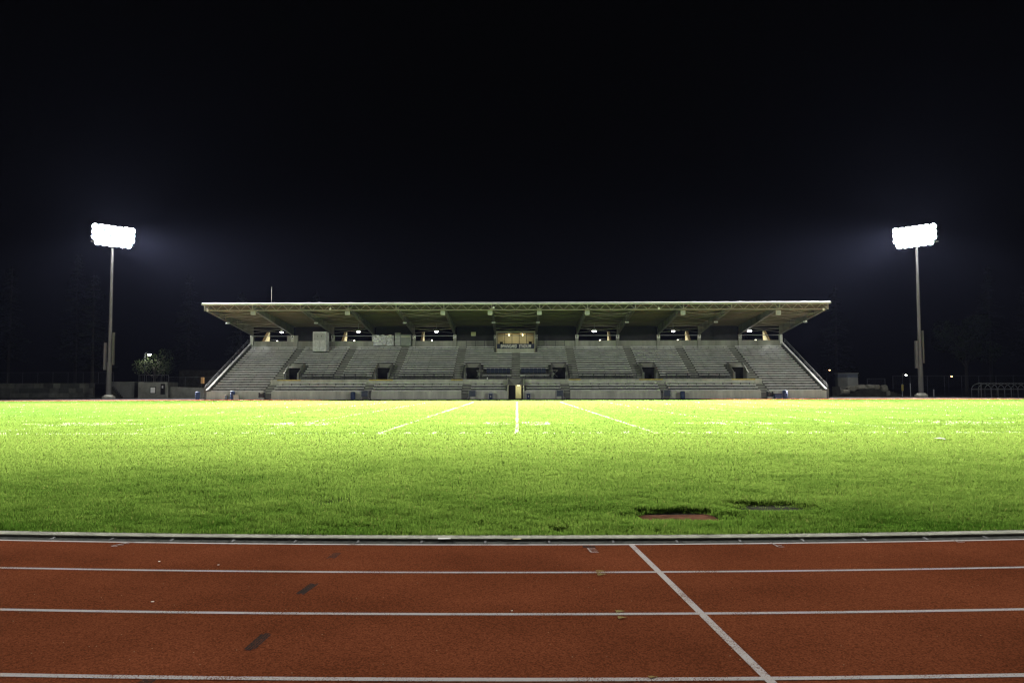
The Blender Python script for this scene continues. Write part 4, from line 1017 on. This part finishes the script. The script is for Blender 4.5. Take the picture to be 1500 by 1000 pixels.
for i, (x, y, h) in enumerate(((52, 188, 22), (70, 178, 24), (98, 168, 27), (112, 178, 25))):
    conifer(x, y, h, f'dark tall conifer behind the right fence, {["first", "second", "third", "fourth"][i]} right of the stand')
def broadleaf(x, y, h, r, label, n=2600, s=.35, z0=.35):
    t = thing('broadleaf_tree', label, 'tree', (x, y, 0)); m = MB(); m.tube((x, y, 0), (x, y, h * .55), .35, .2, n=8)
    cs = []
    for k in range(9):
        az = k * 2.4; rr = r * random.uniform(.3, .75); p = (x + rr * math.cos(az), y + rr * math.sin(az), h * random.uniform(z0 + .1, .88)); cs.append(p); m.tube((x, y, h * random.uniform(.3, .5)), p, .12, .03, n=5)
    m.build('trunk', 'bark', t); m = MB()
    for p in cs: leaf_cloud(m, p, r * .42, h * .14, n // 9, s)
    m.build('crown', 'leaves', t); return t
sl = P(218.5, 519, 152); broadleaf(sl.x + 0.5, 153.4, 10.2, 3.6, 'broadleaf tree with leaves lit by the street lamp behind the hut', 1500, .28)
broadleaf(84, 152, 15, 6.5, 'broad dark tree crown behind the right mast', 3600, .4)
# ------------------------------------------------------------------ lamps in the distance
def far_lamp(px, py, Y, lens, label, r, energy=0, color=(1, 1, 1)):
    c = P(px, py, Y); t = thing('street_lamp', label, 'street lamp', (c.x - .8, Y, 0), 'distant street lamps')
    m = MB(); m.tube((c.x - .8, Y, 0), (c.x - .8, Y, c.z + .1), .09, .06, n=8); m.path([(c.x - .8, Y, c.z + .1), (c.x - .5, Y, c.z + .4), (c.x, Y, c.z + .35)], .05); m.build('pole', 'rail', t)
    m = MB(); m.lathe((c.x, Y, c.z), [(r * 1.1, .05), (r, .2), (r * .4, .32)], 14); m.build('hood', 'bracket', t)
    m = MB(); m.lathe((c.x, Y, c.z), [(r * .45, -r * .6), (r * .9, -r * .25), (r, .045)], 14); m.build('lens', lens, t, smooth=True)
    if energy:
        ld = bpy.data.lights.new('street_light', 'POINT'); ld.energy = energy; ld.color = color; ld.shadow_soft_size = r
        lo = bpy.data.objects.new('street_light', ld); COL.objects.link(lo); lo.location = (c.x, Y - .1, c.z - r * 1.3)
far_lamp(218.5, 519, 152, 'street', 'bright white street lamp among leaves behind the concrete hut', .30, 700, (1, .95, .75))
far_lamp(1215, 542, 210, 'orange', 'distant orange street lamp just right of the grandstand', .22)
far_lamp(1327, 549, 190, 'street', 'distant white street lamp just left of the right mast', .20)
far_lamp(1394, 551, 215, 'orange', 'distant yellow-orange street lamp right of the right mast', .22)
# ------------------------------------------------------------------ background right
YR = 134.0
a, b = P(1232, 566, YR), P(1257, 546, YR); zk = a.z
k_ = thing('kiosk', 'small pale box kiosk with a dark upper band above the boulders', 'kiosk', ((a.x + b.x) / 2, YR, a.z))
xm = a.x + (b.x - a.x) * .40
m = MB(); m.prism([(a.x, YR + 1.2, zk), (xm, YR, zk), (b.x, YR + .1, zk), (b.x, YR + 2.4, zk), (a.x, YR + 2.4, zk)], (0, 0, (b.z - zk) * .66)); m.build('wall', 'siding', k_)
m = MB(); m.prism([(a.x + .02, YR + 1.22, zk + (b.z - zk) * .663), (xm, YR + .03, zk + (b.z - zk) * .663), (b.x - .02, YR + .13, zk + (b.z - zk) * .663), (b.x - .02, YR + 2.38, zk + (b.z - zk) * .663), (a.x + .02, YR + 2.38, zk + (b.z - zk) * .663)], (0, 0, (b.z - zk) * .28)); m.build('shutter', 'gate', k_)
m = MB(); m.prism([(a.x - .1, YR + 1.15, b.z - .12), (xm, YR - .12, b.z - .12), (b.x + .1, YR, b.z - .12), (b.x + .1, YR + 2.5, b.z - .12), (a.x - .1, YR + 2.5, b.z - .12)], (0, 0, .12)); m.build('roof', 'siding', k_)
# earth bank under it
bk = MB(); pts = [P(1225, 582, YR - 2), P(1245, 576, YR - 2), P(1262, 570, YR - 2), P(1290, 569, YR - 2), P(1312, 575, YR - 2), P(1330, 582, YR - 2)]
bk.prism([(p.x, YR - 2, max(-.03, p.z)) for p in pts], (0, 1.6, 0)); setting(bk.build('earth_bank', 'mulch'))
bs = MB(); bs.box(a.x - .3, b.x + 1.0, YR - .35, YR + 3, -.03, zk - .003); bs.build('plinth', 'block', k_)
def boulder(px, py, w, h, label, Y=YR - 2.3):
    c = P(px, py, Y); m = MB(); n1, n2 = 10, 7; vs = []
    for j in range(n2 + 1):
        for i in range(n1):
            th = math.pi * j / n2; ph = 2 * math.pi * i / n1; s = 1 + random.uniform(-.12, .12)
            cx_ = math.copysign(abs(math.sin(th) * math.cos(ph)) ** .6, math.cos(ph)); cz_ = math.copysign(abs(math.cos(th)) ** .6, math.cos(th)); cy_ = math.copysign(abs(math.sin(th) * math.sin(ph)) ** .6, math.sin(ph))
            vs.append((c.x + cx_ * w / 2 * s, Y + .5 + cy_ * .6 * s, c.z + cz_ * h / 2 * s))
    fs = [(j * n1 + i, j * n1 + (i + 1) % n1, (j + 1) * n1 + (i + 1) % n1, (j + 1) * n1 + i) for j in range(n2) for i in range(n1)]
    tag(m.add(vs, fs).build('boulder', 'rock', at=(c.x, Y, c.z - h / 2)), label, 'boulder', 'boulders on the bank right of the stand')
for px, py, w, h, lab in ((1239, 573.5, 1.5, .75, 'pale boulder at the lower left foot of the bank'), (1249, 569, 1.5, .9, 'pale boulder below the kiosk front'), (1263, 566.5, 1.7, .8, 'pale boulder just right of the kiosk'), (1276, 566.3, 1.6, .75, 'pale boulder in the middle of the bank top'), (1286, 566.6, 1.0, .75, 'smaller pale boulder right of the middle one on the bank'), (1297, 568.5, 1.1, 1.1, 'tall squarish boulder at the right end of the bank top'), (1302, 576, .6, .9, 'small boulder at the lower right foot of the bank')): boulder(px, py, w, h, lab)
m = MB(); x0, x1 = P(1272, 560, YR).x, P(1298, 560, YR).x; zb_ = P(1280, 566, YR).z
fence(x0, x1, YR + .4, zb_ - .6, 1.9, 'short chain link fence panel behind the boulders', 2.2)
fence(P(1308, 560, YR + 3).x, P(1560, 560, YR + 3).x, YR + 3, 0, 3.4, 'long tall chain link fence behind the right mast', 3.0)
def post(px, py0, py1, Y, m_, label, board=None, r=.06):
    a, b = P(px, py0, Y), P(px, py1, Y); t = thing('marker_post', label, 'post', (a.x, Y, 0)); m = MB(); m.tube((a.x, Y, 0), (a.x, Y, b.z), r, n=8); m.lathe((a.x, Y, b.z), [(r * 1.2, 0), (r * 1.2, .04), (r * .5, .09)], 8); m.build('shaft', m_, t)
    if board:
        m = MB(); m.box(a.x - .16, a.x + .16, Y - .12, Y - .07, b.z - 1.0, b.z); m.build('board', board, t)
post(1322, 581, 563, 131, 'galv', 'post with a narrow yellow board left of the right mast', 'yellow')
post(1334, 581, 562, 131, 'galv', 'plain grey post close to the left of the right mast', None, .07)
post(1368, 580, 571, 128, 'galv', 'short stubby grey post right of the right mast', None, .09)
# arched team shelter
YD_ = 122.0; a = P(1441, 581, YD_); c = P(1463, 561, YD_)
sh = thing('team_shelter', 'arched tubular team shelter frame at the far right edge', 'shelter', (a.x, YD_, 0)); r = 1.1; hz = 2.05
for k in range(8):
    x = a.x + 1.0 * k; m = MB(); pts = [(x + 1.15, YD_, 0), (x + 1.1, YD_, 1.15)] + [(x + 1.1 * math.cos(math.pi * q / 12), YD_ + 1.1 * (1 - math.cos(math.pi * q / 12)) * .55, 1.15 + .93 * math.sin(math.pi * q / 12)) for q in range(1, 13)] + [(x - 1.1, YD_ + 1.21, 0)]
    m.path(pts, .045, n=8); m.build('hoop', 'hoopgrey', sh)
m = MB(); m.bar((a.x - 1.1, YD_ + 1.2, 1.15), (a.x + 8, YD_ + 1.2, 1.15), .12); m.bar((a.x + 1.1, YD_ - .02, 1.15), (a.x + 8.1, YD_ - .02, 1.15), .12); m.build('side_rail', 'hoopgrey', sh)
m = MB(); m.tube((a.x, YD_ + .6, 0), (a.x, YD_ + .6, 2.1), .06, n=8); m.build('end_post', 'hoopgrey', sh)
m = MB(); m.box(a.x - .6, a.x + 7.8, YD_ + .6, YD_ + 1.0, .42, .48); m.build('seat_plank', 'bracket', sh)
# litter on track and grass
def scrap(px, py, s, z, label, m_='paper'):
    c = G(px, py, z); m = MB(); n = 7
    vs = [(c.x + s * random.uniform(.6, 1) * math.cos(6.28 * k / n), c.y + s * random.uniform(.5, 1) * math.sin(6.28 * k / n), z + random.uniform(.004, .3 * s)) for k in range(n)] + [(c.x, c.y, z + .35 * s)]
    lo_ = [(v[0], v[1], v[2] - .003) for v in vs]
    fs = [(k, (k + 1) % n, n) for k in range(n)] + [(n + 1 + (k + 1) % n, n + 1 + k, 2 * n + 1) for k in range(n)] + [(k, n + 1 + k, n + 1 + (k + 1) % n, (k + 1) % n) for k in range(n)]
    tag(m.add(vs + lo_, fs).build('paper_scrap', m_, at=(c.x, c.y, z)), label, 'litter', 'scraps lying about')
scrap(223.5, 881, .013, .004, 'tiny white paper scrap on the red track in the second lane, left side')
scrap(233, 822, .011, .004, 'tiny pale scrap on the track close to the inner lane, far left')
scrap(320, 827, .010, .004, 'tiny pale scrap in the innermost lane left of the dark patches')
scrap(750, 896 - 2, .008, .004, 'tiny pale flake beside the lane line at the middle of the track')
scrap(1377, 643.5, .17, LZ + .03, 'white paper scrap lying on the grass at the right')
scrap(697, 791.2, .02, .01, 'white scrap lying in the drain channel at the middle')
wv = G(651, 788.5, .028); m = MB(); m.box(wv.x - .06, wv.x + .06, wv.y - .02, wv.y + .02, .0284, .0296); setting(m.build('kerb_paint_white', 'white'))
wv = G(757, 789, .028); m = MB(); m.box(wv.x - .04, wv.x + .04, wv.y - .02, wv.y + .02, .0284, .0296); setting(m.build('kerb_paint_yellow', 'yellow'))

# ------------------------------------------------------------------ air, sky, render
m = bpy.data.materials.new('haze_air'); m.use_nodes = True; nt = m.node_tree; nt.nodes.clear()
out = nt.nodes.new('ShaderNodeOutputMaterial'); pv = nt.nodes.new('ShaderNodeVolumePrincipled')
pv.inputs['Color'].default_value = (0.50, 0.56, 1.0, 1); pv.inputs['Density'].default_value = 6.0e-6; pv.inputs['Anisotropy'].default_value = 0.3
nt.links.new(pv.outputs[0], out.inputs['Volume'])
hz_ = MB(); hz_.box(-260, 260, -40, 300, -1.03, 60); ho = hz_.build('haze', m); ho['kind'] = 'stuff'
wd = bpy.data.worlds.new('World'); sc.world = wd; wd.use_nodes = True
bg = wd.node_tree.nodes['Background']; bg.inputs['Color'].default_value = (1.0, 0.97, 0.85, 1); bg.inputs['Strength'].default_value = 0.0006
sc.view_settings.view_transform = 'Standard'; sc.view_settings.look = 'None'; sc.view_settings.gamma = 1; sc.view_settings.exposure = 0
cy_ = sc.cycles
cy_.use_denoising = True; cy_.filter_width = 1.35; cy_.max_bounces = 5; cy_.diffuse_bounces = 3; cy_.glossy_bounces = 2; cy_.transmission_bounces = 4; cy_.volume_bounces = 0; cy_.transparent_max_bounces = 4
cy_.sample_clamp_indirect = 4.0; cy_.caustics_reflective = False; cy_.caustics_refractive = False
